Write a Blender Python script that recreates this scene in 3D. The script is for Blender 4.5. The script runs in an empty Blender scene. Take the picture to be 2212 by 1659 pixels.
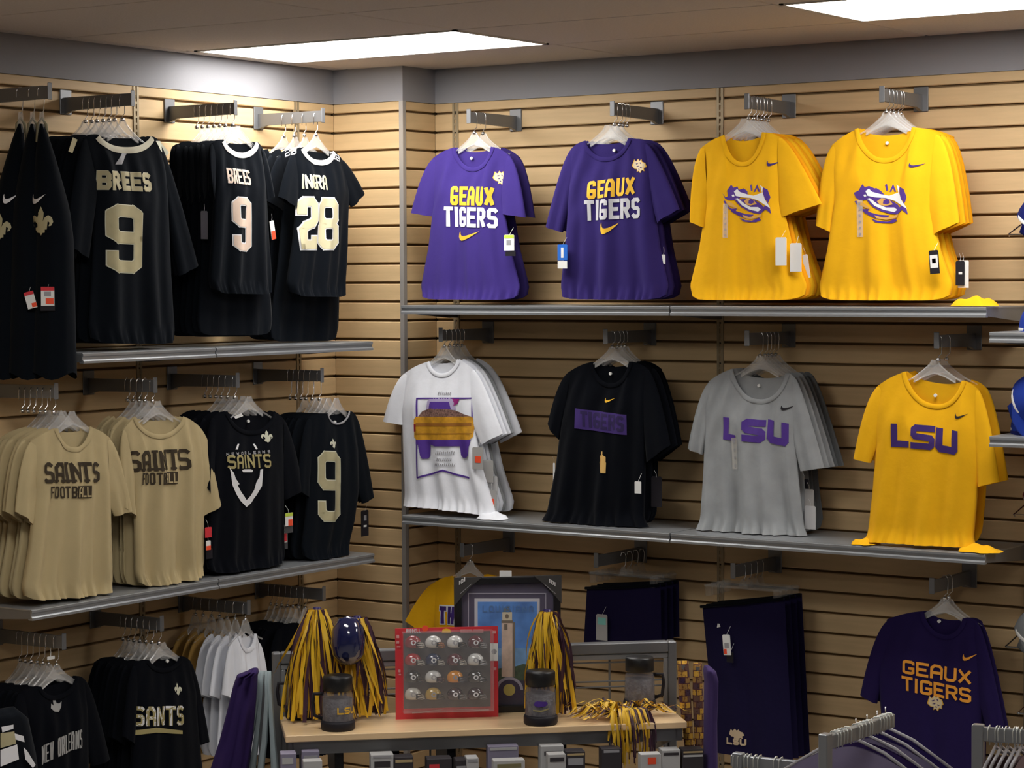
import bpy, bmesh, math, random
from mathutils import Vector, Matrix
from mathutils.geometry import tessellate_polygon
random.seed(7)
S = bpy.context.scene
COL = S.collection
# ------------------------------------------------------------------ camera
F_PX, YAW, PITCH, ROLL = 4958.98, 0.597603523, 0.0459464651, -0.00492527240
EYE = 2.2
CAM = Vector((5.89106763, -7.59071278, EYE))
cf = Vector((-math.sin(YAW)*math.cos(PITCH), math.cos(YAW)*math.cos(PITCH), -math.sin(PITCH)))
cr0 = Vector((math.cos(YAW), math.sin(YAW), 0)); cu0 = cr0.cross(cf)
cr = cr0*math.cos(ROLL)+cu0*math.sin(ROLL); cu = -cr0*math.sin(ROLL)+cu0*math.cos(ROLL)
cd = bpy.data.cameras.new('camera'); cam = bpy.data.objects.new('camera', cd); COL.objects.link(cam)
cd.sensor_width = 36; cd.lens = F_PX/2212*36; cd.clip_start = 0.1; cd.clip_end = 60
cam.matrix_world = Matrix(((cr.x, cu.x, -cf.x, CAM.x), (cr.y, cu.y, -cf.y, CAM.y), (cr.z, cu.z, -cf.z, CAM.z), (0, 0, 0, 1)))
S.camera = cam
# ------------------------------------------------------------------ world, exposure
w = bpy.data.worlds.new('world'); S.world = w; w.use_nodes = True
w.node_tree.nodes['Background'].inputs[0].default_value = (1, .95, .88, 1)
w.node_tree.nodes['Background'].inputs[1].default_value = 0.05
S.view_settings.view_transform = 'Standard'; S.view_settings.look = 'None'
S.view_settings.gamma = 1; S.view_settings.use_curve_mapping = False
S.view_settings.exposure = 0.86
LAMP_POWER = 7.5        # emission of the troffer diffusers
# ------------------------------------------------------------------ pixel helpers (2212 x 1659 frame -> real 3D point on a real plane)
def ray(u, v): return cf*F_PX + cr*(u-1106) - cu*(v-829.5)
def on_x(u, v, x): d = ray(u, v); return CAM+d*((x-CAM.x)/d.x)
def on_y(u, v, y): d = ray(u, v); return CAM+d*((y-CAM.y)/d.y)
def on_z(u, v, z): d = ray(u, v); return CAM+d*((z-CAM.z)/d.z)
class Frame:            # vertical plane through O, turned by phi about z; local x = right, z = up, -y = towards the viewer
    def __init__(s, O, phi):
        s.O = Vector(O); s.phi = phi
        s.es = Vector((math.cos(phi), math.sin(phi), 0)); s.ed = Vector((math.sin(phi), -math.cos(phi), 0))
    def st(s, u, v, d=0):
        r = ray(u, v); o = s.O+s.ed*d; t = (o-CAM).dot(s.ed)/r.dot(s.ed); p = CAM+r*t-s.O
        return (p.dot(s.es), p.z)
    def world(s, a, d, t): return s.O+s.es*a+s.ed*d+Vector((0, 0, t))
# ------------------------------------------------------------------ materials
MATS = {}
def mat(name, col, rough=.85, metal=0, spec=.3, bump=0, bscale=60, var=0, vscale=8, sheen=0, stretch=None, emit=None, coat=0):
    if name in MATS: return MATS[name]
    m = bpy.data.materials.new(name); m.use_nodes = True; nt = m.node_tree; b = nt.nodes['Principled BSDF']
    b.inputs['Base Color'].default_value = (*col, 1); b.inputs['Roughness'].default_value = rough
    b.inputs['Metallic'].default_value = metal; b.inputs['Specular IOR Level'].default_value = spec
    if sheen: b.inputs['Sheen Weight'].default_value = sheen
    if coat: b.inputs['Coat Weight'].default_value = coat
    if emit: b.inputs['Emission Color'].default_value = (*emit[:3], 1); b.inputs['Emission Strength'].default_value = emit[3]
    if bump or var:
        tc = nt.nodes.new('ShaderNodeTexCoord'); mp = nt.nodes.new('ShaderNodeMapping'); nt.links.new(tc.outputs['Object'], mp.inputs[0])
        if stretch: mp.inputs['Scale'].default_value = stretch
    if bump:
        n = nt.nodes.new('ShaderNodeTexNoise'); n.inputs['Scale'].default_value = bscale; n.inputs['Detail'].default_value = 4
        nt.links.new(mp.outputs[0], n.inputs[0])
        bp = nt.nodes.new('ShaderNodeBump'); bp.inputs['Strength'].default_value = bump; bp.inputs['Distance'].default_value = .01
        nt.links.new(n.outputs[0], bp.inputs['Height']); nt.links.new(bp.outputs[0], b.inputs['Normal'])
    if var:
        n = nt.nodes.new('ShaderNodeTexNoise'); n.inputs['Scale'].default_value = vscale; n.inputs['Detail'].default_value = 5
        nt.links.new(mp.outputs[0], n.inputs[0])
        r = nt.nodes.new('ShaderNodeValToRGB'); r.color_ramp.elements[0].position = .3; r.color_ramp.elements[1].position = .7
        r.color_ramp.elements[0].color = (*[c*(1-var) for c in col], 1); r.color_ramp.elements[1].color = (*[min(1, c*(1+var)) for c in col], 1)
        nt.links.new(n.outputs[0], r.inputs[0]); nt.links.new(r.outputs[0], b.inputs['Base Color'])
    MATS[name] = m; return m
def clear(name, col, fac, rough=.12):
    if name in MATS: return MATS[name]
    m = bpy.data.materials.new(name); m.use_nodes = True; nt = m.node_tree; b = nt.nodes['Principled BSDF']; o = nt.nodes['Material Output']
    b.inputs['Base Color'].default_value = (*col, 1); b.inputs['Roughness'].default_value = rough; b.inputs['Specular IOR Level'].default_value = .8
    t = nt.nodes.new('ShaderNodeBsdfTransparent'); mx = nt.nodes.new('ShaderNodeMixShader'); mx.inputs[0].default_value = fac
    nt.links.new(t.outputs[0], mx.inputs[1]); nt.links.new(b.outputs[0], mx.inputs[2]); nt.links.new(mx.outputs[0], o.inputs[0])
    MATS[name] = m; return m
M_WOOD = mat('maple_laminate', (.64, .455, .245), .5, var=.07, vscale=5, stretch=(1, 1, 9), bump=.03, bscale=40)
M_GROOVE = mat('slat_groove', (.16, .10, .045), .9)
M_BAND = mat('grey_paint', (.30, .30, .32), .7, bump=.04, bscale=90)
M_CEIL = mat('ceiling_tile', (.62, .565, .53), .95, bump=.15, bscale=160, var=.05, vscale=120)
M_GRID = mat('ceiling_grid', (.62, .60, .57), .6)
M_FLOOR = mat('grey_carpet', (.36, .34, .33), .95, bump=.5, bscale=300, var=.2, vscale=90)
M_PLAIN = mat('plain_wall', (.45, .38, .30), .9, var=.04)
M_METAL = mat('grey_metal', (.20, .205, .215), .38, metal=.45, spec=.5, bump=.03, bscale=120)
M_SHELF = mat('shelf_metal', (.33, .345, .36), .35, metal=.5, spec=.5, bump=.04, bscale=150)
M_STD = mat('standard_metal', (.34, .27, .17), .45, metal=.3)
M_DARK = mat('dark_slot', (.015, .012, .01), .9)
M_CHROME = mat('chrome_wire', (.75, .75, .75), .2, metal=1)
M_CLEAR = clear('clear_plastic', (.85, .84, .82), .27)
M_GLOW = mat('diffuser', (1, 1, 1), .5, emit=(1, .975, .94, LAMP_POWER))
M_WHITE = mat('white_print', (.82, .82, .84), .6)
M_PAPER = mat('white_card', (.85, .85, .83), .5)
M_BLACKP = mat('black_print', (.015, .013, .018), .6)
M_GREYP = mat('grey_print', (.35, .35, .37), .6)
M_GOLDP = mat('gold_print', (.90, .52, .04), .6)
M_VEGAS = mat('old_gold_print', (.47, .42, .25), .5, var=.05, vscale=30)
M_VEGASL = mat('old_gold_edge', (.66, .66, .52), .5)
M_PINK = mat('pale_rose_print', (.80, .62, .50), .5)
M_PURP = mat('purple_print', (.085, .035, .27), .6)
M_PURPD = mat('deep_purple_print', (.05, .022, .16), .6)
M_ORNG = mat('orange_sticker', (.95, .10, .04), .5)
M_RED = mat('red_card', (.70, .045, .06), .35, spec=.5)
M_LIME = mat('lime_sticker', (.55, .70, .08), .5)
M_BLUE = mat('blue_tag', (.03, .16, .62), .4)
def cloth(name, c, var=.03): return mat(name, c, .92, spec=.07, bump=.12, bscale=34, var=var, vscale=14, sheen=.03)
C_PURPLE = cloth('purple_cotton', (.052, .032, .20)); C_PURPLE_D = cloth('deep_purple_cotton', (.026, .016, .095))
C_GOLD = cloth('gold_cotton', (.90, .47, .012)); C_GOLD_O = cloth('orange_gold_cotton', (.88, .36, .008))
C_BLACK = cloth('black_cotton', (.0026, .0034, .006)); C_JERSEY = cloth('black_jersey', (.0038, .0055, .0085))
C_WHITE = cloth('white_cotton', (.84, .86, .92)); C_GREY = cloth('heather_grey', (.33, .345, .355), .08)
C_BEIGE = cloth('vegas_gold_cotton', (.50, .405, .225)); C_NAVY = cloth('navy_mesh', (.012, .009, .040))
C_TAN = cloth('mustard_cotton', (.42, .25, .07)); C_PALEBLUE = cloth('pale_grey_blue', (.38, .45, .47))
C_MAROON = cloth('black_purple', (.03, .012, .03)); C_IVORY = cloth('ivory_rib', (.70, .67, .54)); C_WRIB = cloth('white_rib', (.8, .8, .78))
# ------------------------------------------------------------------ object helpers
def props(o, label=None, cat=None, group=None, kind=None):
    if label: o['label'] = label
    if cat: o['category'] = cat
    if group: o['group'] = group
    if kind: o['kind'] = kind
    return o
def empty(name, loc, rz=0, label=None, cat=None, group=None, kind=None):
    o = bpy.data.objects.new(name, None); COL.objects.link(o); o.location = loc; o.rotation_euler = (0, 0, rz)
    o.empty_display_size = .05
    return props(o, label, cat, group, kind)
def link(name, me, parent=None):
    o = bpy.data.objects.new(name, me); COL.objects.link(o)
    if parent: o.parent = parent
    return o
def mesh(name, vs, fs, m, parent=None, smooth=False, mats=None, mi=None):
    me = bpy.data.meshes.new(name); me.from_pydata([tuple(v) for v in vs], [], fs)
    for x in (mats or [m]): me.materials.append(x)
    if mi: me.polygons.foreach_set('material_index', mi)
    if smooth: me.polygons.foreach_set('use_smooth', [True]*len(me.polygons))
    me.update(); return link(name, me, parent)
class MB:                # collects simple solids
    def __init__(s): s.v = []; s.f = []; s.mi = []; s.sm = False
    def add(s, vs, fs, mi=0):
        n = len(s.v); s.v += [tuple(v) for v in vs]; s.f += [tuple(i+n for i in f) for f in fs]; s.mi += [mi]*len(fs); return s
    def box(s, x0, x1, y0, y1, z0, z1, mi=0, bev=0):
        if bev:
            b = bev; pr = [(x0+b, y0), (x1-b, y0), (x1, y0+b), (x1, y1-b), (x1-b, y1), (x0+b, y1), (x0, y1-b), (x0, y0+b)]
            c = ((x0+x1)/2, (y0+y1)/2)
            L = [(z0, b), (z0+b, 0), (z1-b, 0), (z1, b)]
            vs = []
            for z, i in L:
                for x, y in pr:
                    vs.append((x+(i if x < c[0] else -i), y+(i if y < c[1] else -i), z))
            fs = [tuple(range(7, -1, -1)), tuple(range(24, 32))]
            for k in range(3):
                for j in range(8): fs.append((k*8+j, k*8+(j+1) % 8, k*8+8+(j+1) % 8, k*8+8+j))
            return s.add(vs, fs, mi)
        vs = [(x, y, z) for z in (z0, z1) for x, y in ((x0, y0), (x1, y0), (x1, y1), (x0, y1))]
        return s.add(vs, [(3, 2, 1, 0), (4, 5, 6, 7), (0, 1, 5, 4), (1, 2, 6, 5), (2, 3, 7, 6), (3, 0, 4, 7)], mi)
    def tube(s, pts, r, n=8, mi=0, cap=True):
        pts = [Vector(p) for p in pts]; N = len(pts); rs = r if isinstance(r, (list, tuple)) else [r]*N
        up = None; vs = []
        for i, p in enumerate(pts):
            t = (pts[min(i+1, N-1)]-pts[max(i-1, 0)]).normalized()
            if up is None: up = Vector((0, 0, 1)) if abs(t.z) < .9 else Vector((1, 0, 0))
            a = t.cross(up).normalized(); b = a.cross(t).normalized(); up = b
            for k in range(n):
                q = 2*math.pi*k/n; vs.append(p+(a*math.cos(q)+b*math.sin(q))*rs[i])
        fs = [(i*n+k, i*n+(k+1) % n, i*n+n+(k+1) % n, i*n+n+k) for i in range(N-1) for k in range(n)]
        if cap: fs += [tuple(range(n-1, -1, -1)), tuple(range((N-1)*n, N*n))]
        return s.add(vs, fs, mi)
    def lathe(s, prof, c=(0, 0), n=24, mi=0):
        vs = [(c[0]+r*math.cos(2*math.pi*k/n), c[1]+r*math.sin(2*math.pi*k/n), z) for r, z in prof for k in range(n)]
        fs = [(i*n+k, i*n+(k+1) % n, i*n+n+(k+1) % n, i*n+n+k) for i in range(len(prof)-1) for k in range(n)]
        return s.add(vs, fs, mi)
    def prism(s, poly, y0, y1, mi=0, ax='xz'):
        n = len(poly)
        if sum(poly[i][0]*poly[(i+1) % n][1]-poly[(i+1) % n][0]*poly[i][1] for i in range(n)) < 0: poly = poly[::-1]
        if ax == 'xz': vs = [(x, y0, z) for x, z in poly]+[(x, y1, z) for x, z in poly]
        elif ax == 'yz': vs = [(y1, x, z) for x, z in poly]+[(y0, x, z) for x, z in poly]
        else: vs = [(x, z, y1) for x, z in poly]+[(x, z, y0) for x, z in poly]
        tri = tessellate_polygon([[Vector((*p, 0)) for p in poly]])
        fs = []
        for t in tri:
            a, b, c = [poly[i] for i in t]
            if (b[0]-a[0])*(c[1]-a[1])-(b[1]-a[1])*(c[0]-a[0]) < 0: t = t[::-1]
            fs.append(tuple(t)); fs.append(tuple(i+n for i in t[::-1]))
        for i in range(n): j = (i+1) % n; fs.append((j, i, i+n, j+n))
        return s.add(vs, fs, mi)
    def build(s, name, m, parent=None, smooth=False):
        ms = m if isinstance(m, list) else [m]
        return mesh(name, s.v, s.f, None, parent, smooth, ms, s.mi)
# ------------------------------------------------------------------ room shell
ZC = EYE+.850; Z0 = EYE+.6708; SP = .0762; ZT = Z0+.041; PD = .2195; PW = .352
def wall(name, kind='structure'):
    return empty(name, (0, 0, 0), kind=kind)
TH = .014
def slats(parent, axis, sections, face, sign, zmin=0.0):
    # face: coordinate of the front face; sign: +1 when the face looks to +axis
    shared = {}
    for (a, b) in sections:
        a2, b2 = a+.0008, b-.0008; key = round(b-a, 4)
        rows = [(Z0+.0045, ZT-.001)]
        k = 0
        while Z0-k*SP-.0045 > zmin+.01:
            rows.append((max(zmin, Z0-(k+1)*SP+.0045), Z0-k*SP-.0045)); k += 1
        for (z0, z1) in rows:
            h = round(z1-z0, 4); kk = (key, h)
            if kk not in shared:
                L = b2-a2; c = .003
                prof = [(-TH, 0), (0-c, 0), (0, c), (0, h-c), (-c, h), (-TH, h)]   # depth, height
                vs = [];
                for s_ in (0, L):
                    for d, z in prof:
                        vs.append((s_, -d*1, z))
                n = 6; fs = [tuple(range(n)), tuple(range(2*n-1, n-1, -1))]+[((i+1) % n, i, i+n, (i+1) % n+n) for i in range(n)]
                me = bpy.data.meshes.new('slat'); me.from_pydata(vs, [], fs); me.materials.append(M_WOOD); me.update(); shared[kk] = me
            o = link('slat', shared[kk], parent)
            if axis == 'x':      # runs along x, faces -y
                o.location = (a2, face, z0)
            else:                # runs along y, faces +x
                o.rotation_euler = (0, 0, math.pi/2); o.location = (face, a2, z0)
# right wall: faces -y, runs along x
XR = [PW, .455, 1.676, 2.897, 4.118, 5.339]; YL = [-4.138, -3.218, -2.298, -1.378, -.458, -PD]
wr = wall('wall_right')
MB().box(PW, 9, TH, .12, 0, ZC).build('backing', M_GROOVE, wr)
MB().box(PW, 9, -.002, .13, ZT, ZC+.02).build('painted_band', M_BAND, wr)
slats(wr, 'x', list(zip(XR[:-1], XR[1:])), 0, 1)
wl = wall('wall_left')
MB().box(-.12, -TH, -10, -PD, 0, ZC).build('backing', M_GROOVE, wl)
MB().box(-.13, .002, -10, -PD-.002, ZT, ZC+.02).build('painted_band', M_BAND, wl)
slats(wl, 'y', list(zip(YL[:-1], YL[1:])), 0, 1)
wc = wall('wall_corner')
MB().box(-.1, PW-TH, -PD+TH, .1, 0, ZC).build('backing', M_GROOVE, wc)
MB().box(0, PW+.002, -PD-.002, .1, ZT, ZC+.02).build('painted_band', M_BAND, wc)
slats(wc, 'x', [(0, PW)], -PD, 1)
slats(wc, 'y', [(-PD, 0)], PW, 1)
t = MB().prism([(PW-.016, -PD-.004), (PW+.004, -PD-.004), (PW+.004, -PD+.016), (PW+.001, -PD+.016), (PW+.001, -PD-.001), (PW-.016, -PD-.001)], 0, ZT, ax='xy').build('trim_1', mat('corner_metal', (.42, .40, .38), .35, metal=.4)); t['kind'] = 'structure'
o = MB().box(0, 9, -10, -9.9, 0, ZC).build('wall_back', M_PLAIN); o['kind'] = 'structure'
o = MB().box(8.9, 9, -10, 0, 0, ZC).build('wall_far', M_PLAIN); o['kind'] = 'structure'
o = MB().box(-.1, 9, -10, .1, -.05, 0).build('floor', M_FLOOR); o['kind'] = 'structure'
# ceiling of 2x4 ft tiles with lay-in lights
ce = wall('ceiling')
GX = [.075+1.2192*i-1.2192 for i in range(9)]; GY = [-.557-.6096*i+.6096 for i in range(18)]
MB().box(-.1, 9, -10, .1, ZC+.10, ZC+.12).build('deck', M_PLAIN, ce)
lights = [(1, 1), (3, 1), (5, 1), (2, 5), (4, 8)]
LIT = set(lights)

for i in range(8):
    for j in range(17):
        x0, x1 = max(GX[i], 0), min(GX[i+1], 8.9); y1, y0 = min(GY[j], 0), max(GY[j+1], -9.9)
        if x1-x0 < .02 or y1-y0 < .02 or (i, j) in LIT: continue
        g = .005
        MB().box(x0+g, x1-g, y0+g, y1-g, ZC, ZC+.015, bev=.003).build('ceiling_tile', M_CEIL, ce)
gb = MB()
for x in GX[1:]: gb.box(x-.011, x+.011, -9.9, 0, ZC+.0035, ZC+.03)
for y in GY[1:]: gb.box(0, 8.9, y-.011, y+.011, ZC+.0035, ZC+.03)
g = gb.build('tee_grid', M_GRID, ce); g['kind'] = 'stuff'
names = {(5, 1): 'recessed ceiling light panel beyond the right edge, in line with the two visible ones', (2, 5): 'recessed ceiling light panel above the gondola side of the sales floor', (4, 8): 'recessed ceiling light panel above and right of the camera view', (3, 12): 'recessed ceiling light panel farthest from the slatwall', (1, 1): 'recessed ceiling light panel above the wall corner', (3, 1): 'recessed ceiling light panel at the upper right, above the gold shirts'}
for n, (i, j) in enumerate(lights):
    x0, x1, y1, y0 = GX[i], GX[i+1], GY[j], GY[j+1]
    lo = empty('ceiling_light', ((x0+x1)/2, (y0+y1)/2, ZC), 0, names.get((i, j), 'recessed ceiling light panel outside the frame, over the sales floor'), 'ceiling light', 'recessed ceiling light panels')
    hx, hy = (x1-x0)/2-.012, (y1-y0)/2-.012; b = MB()
    for (a0, a1, c0, c1) in ((-hx, hx, -hy, -hy+.016), (-hx, hx, hy-.016, hy), (-hx, -hx+.016, -hy, hy), (hx-.016, hx, -hy, hy)): b.box(a0, a1, c0, c1, -.002, .012)
    b.build('frame', M_GRID, lo)
    MB().box(-hx+.016, hx-.016, -hy+.016, hy-.016, .002, .008).build('diffuser', M_GLOW, lo)
    MB().box(-hx, hx, -hy, hy, .03, .08).build('housing', M_PLAIN, lo)
# slotted wall standards
def standard(axis, c, lab):
    o = empty('wall_standard', (c, 0, 0) if axis == 'x' else (0, c, 0), 0 if axis == 'x' else math.pi/2, lab, 'wall standard', 'slotted wall standards')
    b = MB(); 
    for s_ in (-1, 1): b.box(min(s_*.004, s_*.014), max(s_*.004, s_*.014), -.004, .006, 0, ZT-.002)
    z = 0
    while z < ZT-.05: b.box(-.004, .004, -.0035, .003, z, z+.009); z += .0254
    b.build('channel', M_STD, o)
    MB().box(-.004, .004, .001, .005, 0, ZT-.004).build('slot_row', M_DARK, o)
for c, l in ((.455, 'slotted metal wall standard nearest the corner on the right-hand wall'), (1.676, 'slotted metal wall standard between the second and third shirt stacks of the right wall'), (2.897, 'slotted metal wall standard beside the cap shelves at the right edge')): standard('x', c, l)
for c, l in ((-.458, 'slotted metal wall standard nearest the corner on the left-hand wall'), (-1.378, 'slotted metal wall standard in the middle of the left-hand wall'), (-2.298, 'slotted metal wall standard beyond the left edge of the frame')): standard('y', c, l)
# ------------------------------------------------------------------ shelves
def shelf(axis, a, b, z, lab, group, depth=.38):
    L = b-a
    o = empty('wall_shelf', (a, 0, z) if axis == 'x' else (0, a, z), 0 if axis == 'x' else math.pi/2, lab, 'shelf', group)
    MB().box(.003, L-.003, -depth+.004, -.002, -.004, 0).build('deck', M_SHELF, o)
    D = -depth
    prof = [(D+.006, 0), (D, -.003), (D, -.010), (D+.004, -.014), (D+.004, -.022), (D-.002, -.027), (D-.002, -.035), (D+.018, -.035), (D+.018, -.031), (D+.008, -.031), (D+.008, -.004)]
    MB().prism(prof, .003, L-.003, ax='yz').build('price_rail', M_SHELF, o)
    for x in (.004, L-.007):
        MB().prism([(D+.006, -.004), (-.002, -.004), (-.002, -.055), (-.06, -.055), (D+.006, -.030)], x, x+.003, ax='yz').build('bracket', M_METAL, o)
    return o
ZRU = EYE-.103; ZRL = EYE-.930; ZLU = EYE-.243; ZLL = EYE-1.078
gR = 'grey metal shelves on the right-hand wall'; gL = 'grey metal shelves on the left-hand wall'
shelf('x', .455, 1.676, ZRU, 'grey metal shelf under the two purple shirts with small emblem', gR)
shelf('x', 1.676, 2.897, ZRU, 'grey metal shelf under the two upper gold shirts', gR)
shelf('x', .455, 1.676, ZRL, 'grey metal shelf under the white shirt and the black shirt', gR)
shelf('x', 1.676, 2.897, ZRL, 'grey metal shelf under the grey shirt and the lower gold shirt', gR)
shelf('y', -1.378, -.458, ZLU, 'upper left-wall grey shelf, the length nearest the corner', gL)
shelf('y', -2.048, -1.378, ZLU, 'upper left-wall grey shelf, the length nearest the left edge', gL)
shelf('y', -1.378, -.458, ZLL, 'lower left-wall grey shelf, the length nearest the corner', gL)
shelf('y', -2.298, -1.378, ZLL, 'lower left-wall grey shelf, the length under the beige shirts', gL)
# ------------------------------------------------------------------ face-out arms
def make_arm(axis, c, z, lab, L=.325):
    loc = (c, 0, z) if axis == 'x' else (0, c, z)
    o = empty('faceout_arm', loc, 0 if axis == 'x' else math.pi/2, lab, 'display arm', 'grey display arms fixed to the slatwall')
    MB().box(-.028, .028, -.006, -.0005, -.048, .040, bev=.002).build('wall_plate', M_METAL, o)
    MB().prism([(-.006, .012), (-L, .012), (-L, -.030), (-.05, -.034), (-.006, -.046)], -.007, .007, ax='yz').build('bar', M_METAL, o)
    MB().box(-.010, .010, -L-.004, -L, -.034, .022, bev=.0015).build('end_cap', M_METAL, o)
    return o
# ------------------------------------------------------------------ flat prints that follow a cloth surface
G = {  # stroke glyphs on a unit box
 'A': [[(0, 0), (0, .8), (.25, 1), (.75, 1), (1, .8), (1, 0)], [(0, .4), (1, .4)]],
 'B': [[(0, 0), (0, 1), (.8, 1), (1, .85), (1, .65), (.8, .5), (0, .5)], [(.8, .5), (1, .35), (1, .15), (.8, 0), (0, 0)]],
 'D': [[(0, 0), (0, 1), (.75, 1), (1, .8), (1, .2), (.75, 0), (0, 0)]],
 'E': [[(1, 1), (0, 1), (0, 0), (1, 0)], [(0, .5), (.8, .5)]], 'F': [[(1, 1), (0, 1), (0, 0)], [(0, .5), (.8, .5)]],
 'G': [[(1, .86), (1, .93), (.8, 1), (.2, 1), (0, .9), (0, .1), (.2, 0), (.8, 0), (1, .1), (1, .42), (.62, .42)]],
 'H': [[(0, 0), (0, 1)], [(1, 0), (1, 1)], [(0, .5), (1, .5)]], 'I': [[(.5, 0), (.5, 1)]],
 'L': [[(0, 1), (0, 0), (1, 0)]], 'N': [[(0, 0), (0, 1), (1, 0), (1, 1)]], 'M': [[(0, 0), (0, 1), (.5, .4), (1, 1), (1, 0)]],
 'O': [[(.2, 0), (0, .15), (0, .85), (.2, 1), (.8, 1), (1, .85), (1, .15), (.8, 0), (.2, 0)]],
 'R': [[(0, 0), (0, 1), (.8, 1), (1, .85), (1, .6), (.8, .48), (0, .48)], [(.55, .48), (1, 0)]],
 'S': [[(1, .90), (.8, 1), (.2, 1), (0, .9), (0, .6), (.2, .51), (.8, .49), (1, .4), (1, .1), (.8, 0), (.2, 0), (0, .10)]],
 'T': [[(0, 1), (1, 1)], [(.5, 1), (.5, 0)]], 'U': [[(0, 1), (0, .15), (.2, 0), (.8, 0), (1, .15), (1, 1)]],
 'V': [[(0, 1), (.5, 0), (1, 1)]], 'W': [[(0, 1), (.25, 0), (.5, .7), (.75, 0), (1, 1)]],
 'X': [[(0, 0), (1, 1)], [(0, 1), (1, 0)]], 'Y': [[(0, 1), (.5, .5), (1, 1)], [(.5, .5), (.5, 0)]],
 '9': [[(0, .17), (0, .07), (.2, 0), (.8, 0), (1, .07), (1, .93), (.8, 1), (.2, 1), (0, .93), (0, .60), (.2, .52), (1, .52)]],
 '2': [[(0, .80), (0, .92), (.22, 1), (.78, 1), (1, .92), (1, .6), (.75, .5), (.2, .44), (0, .34), (0, 0), (1, 0), (1, .10)]],
 '8': [[(.22, 1), (0, .9), (0, .62), (.2, .5), (.8, .5), (1, .62), (1, .9), (.78, 1), (.22, 1)], [(.2, .5), (0, .4), (0, .1), (.22, 0), (.78, 0), (1, .1), (1, .4), (.8, .5)]],
 '5': [[(1, 1), (0, 1), (0, .55), (.8, .55), (1, .42), (1, .12), (.8, 0), (0, 0), (0, .15)]],
 '0': [[(.2, 0), (0, .12), (0, .88), (.2, 1), (.8, 1), (1, .88), (1, .12), (.8, 0), (.2, 0)]],
 'P': [[(0, 0), (0, 1), (.8, 1), (1, .88), (1, .62), (.8, .5), (0, .5)]], 'K': [[(0, 0), (0, 1)], [(1, 1), (.1, .45), (1, 0)]],
 'C': [[(1, .78), (1, .88), (.8, 1), (.2, 1), (0, .88), (0, .12), (.2, 0), (.8, 0), (1, .12), (1, .22)]],
 # wide block letters with squared ends
 'l': [[(0, 1), (0, 0), (1, 0)]], 's': [[(1, 1), (.12, 1), (0, .9), (0, .62), (.08, .53), (.92, .47), (1, .38), (1, .1), (.88, 0), (0, 0)]],
 'u': [[(0, 1), (0, .12), (.1, 0), (.9, 0), (1, .12), (1, 1)]],
}
NARROW = {'I': .45, ' ': .5, '.': .3}
def stroke_quads(poly, th):
    out = []
    for i in range(len(poly)-1):
        a, b = Vector(poly[i]), Vector(poly[i+1]); d = b-a
        if d.length < 1e-6: continue
        d.normalize(); n = Vector((-d.y, d.x))*th/2; ax = abs(d.x) < .12 or abs(d.y) < .12
        # mitre-ish ends: full square at free/right-angle ends, small at oblique joints
        def ext(j, q):
            if j <= 0 or j >= len(poly)-1: return th/2 if ax else th*.25
            o = (Vector(poly[j+q])-Vector(poly[j])).normalized(); return th/2 if abs(o.dot(d)) < .35 else th*.25
        e0 = ext(i, -1); e1 = ext(i+1, 1)
        a2, b2 = a-d*e0, b+d*e1
        out.append([(a2+n)[:], (a2-n)[:], (b2-n)[:], (b2+n)[:]])
    return out
def word(txt, H, Wd, th, gap, serif=False, grow=0):
    """polygons of a word in a box Wd x H, stroke th; grow widens every stroke for an outline"""
    ws = [NARROW.get(c, 1) for c in txt]; cw = (Wd-gap*(len(txt)-1))/sum(ws); x = 0; out = []
    for c, wr_ in zip(txt, ws):
        W1 = cw*wr_
        if c in G:
            i = th/2; lw = max(W1-th, 1e-4)
            for pl in G[c]:
                pp = [(x+i+p[0]*lw if c != 'I' else x+W1/2, i+p[1]*(H-th)) for p in pl]
                out += stroke_quads(pp, th+grow)
                if serif:
                    for e, o_ in ((0, 1), (-1, -2)):
                        if abs(pp[e][0]-pp[o_][0]) < 1e-4 or c in 'NAX':
                            if pl[e][1] in (0, 1) and c != 'S':
                                px, pz = pp[e]; out.append([(px-th*.95, pz-th*.18), (px+th*.95, pz-th*.18), (px+th*.95, pz+th*.42 if pl[e][1] < .5 else pz+th*.5), (px-th*.95, pz+th*.42 if pl[e][1] < .5 else pz+th*.5)])
        x += W1+gap
    return out
SWOOSH = [(0, .42), (.02, .78), (.07, 1), (.09, .98), (.10, .70), (.16, .52), (.28, .48), (.45, .55), (1, 1), (.48, .22), (.28, .04), (.14, 0), (.05, .12)]
FLEUR = [(.5, 1), (.62, .78), (.60, .60), (.57, .48), (.66, .62), (.80, .70), (.95, .62), (1, .47), (.92, .34), (.82, .32), (.86, .44), (.78, .50), (.68, .42), (.62, .30), (.74, .27), (.74, .20), (.60, .21), (.66, .10), (.56, .09), (.5, 0),
         (.44, .09), (.34, .10), (.40, .21), (.26, .20), (.26, .27), (.38, .30), (.32, .42), (.22, .50), (.14, .44), (.18, .32), (.08, .34), (0, .47), (.05, .62), (.20, .70), (.34, .62), (.43, .48), (.40, .60), (.38, .78)]
def affine(poly, o, ex, ez): return [(o[0]+p[0]*ex[0]+p[1]*ez[0], o[1]+p[0]*ex[1]+p[1]*ez[1]) for p in poly]
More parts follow.
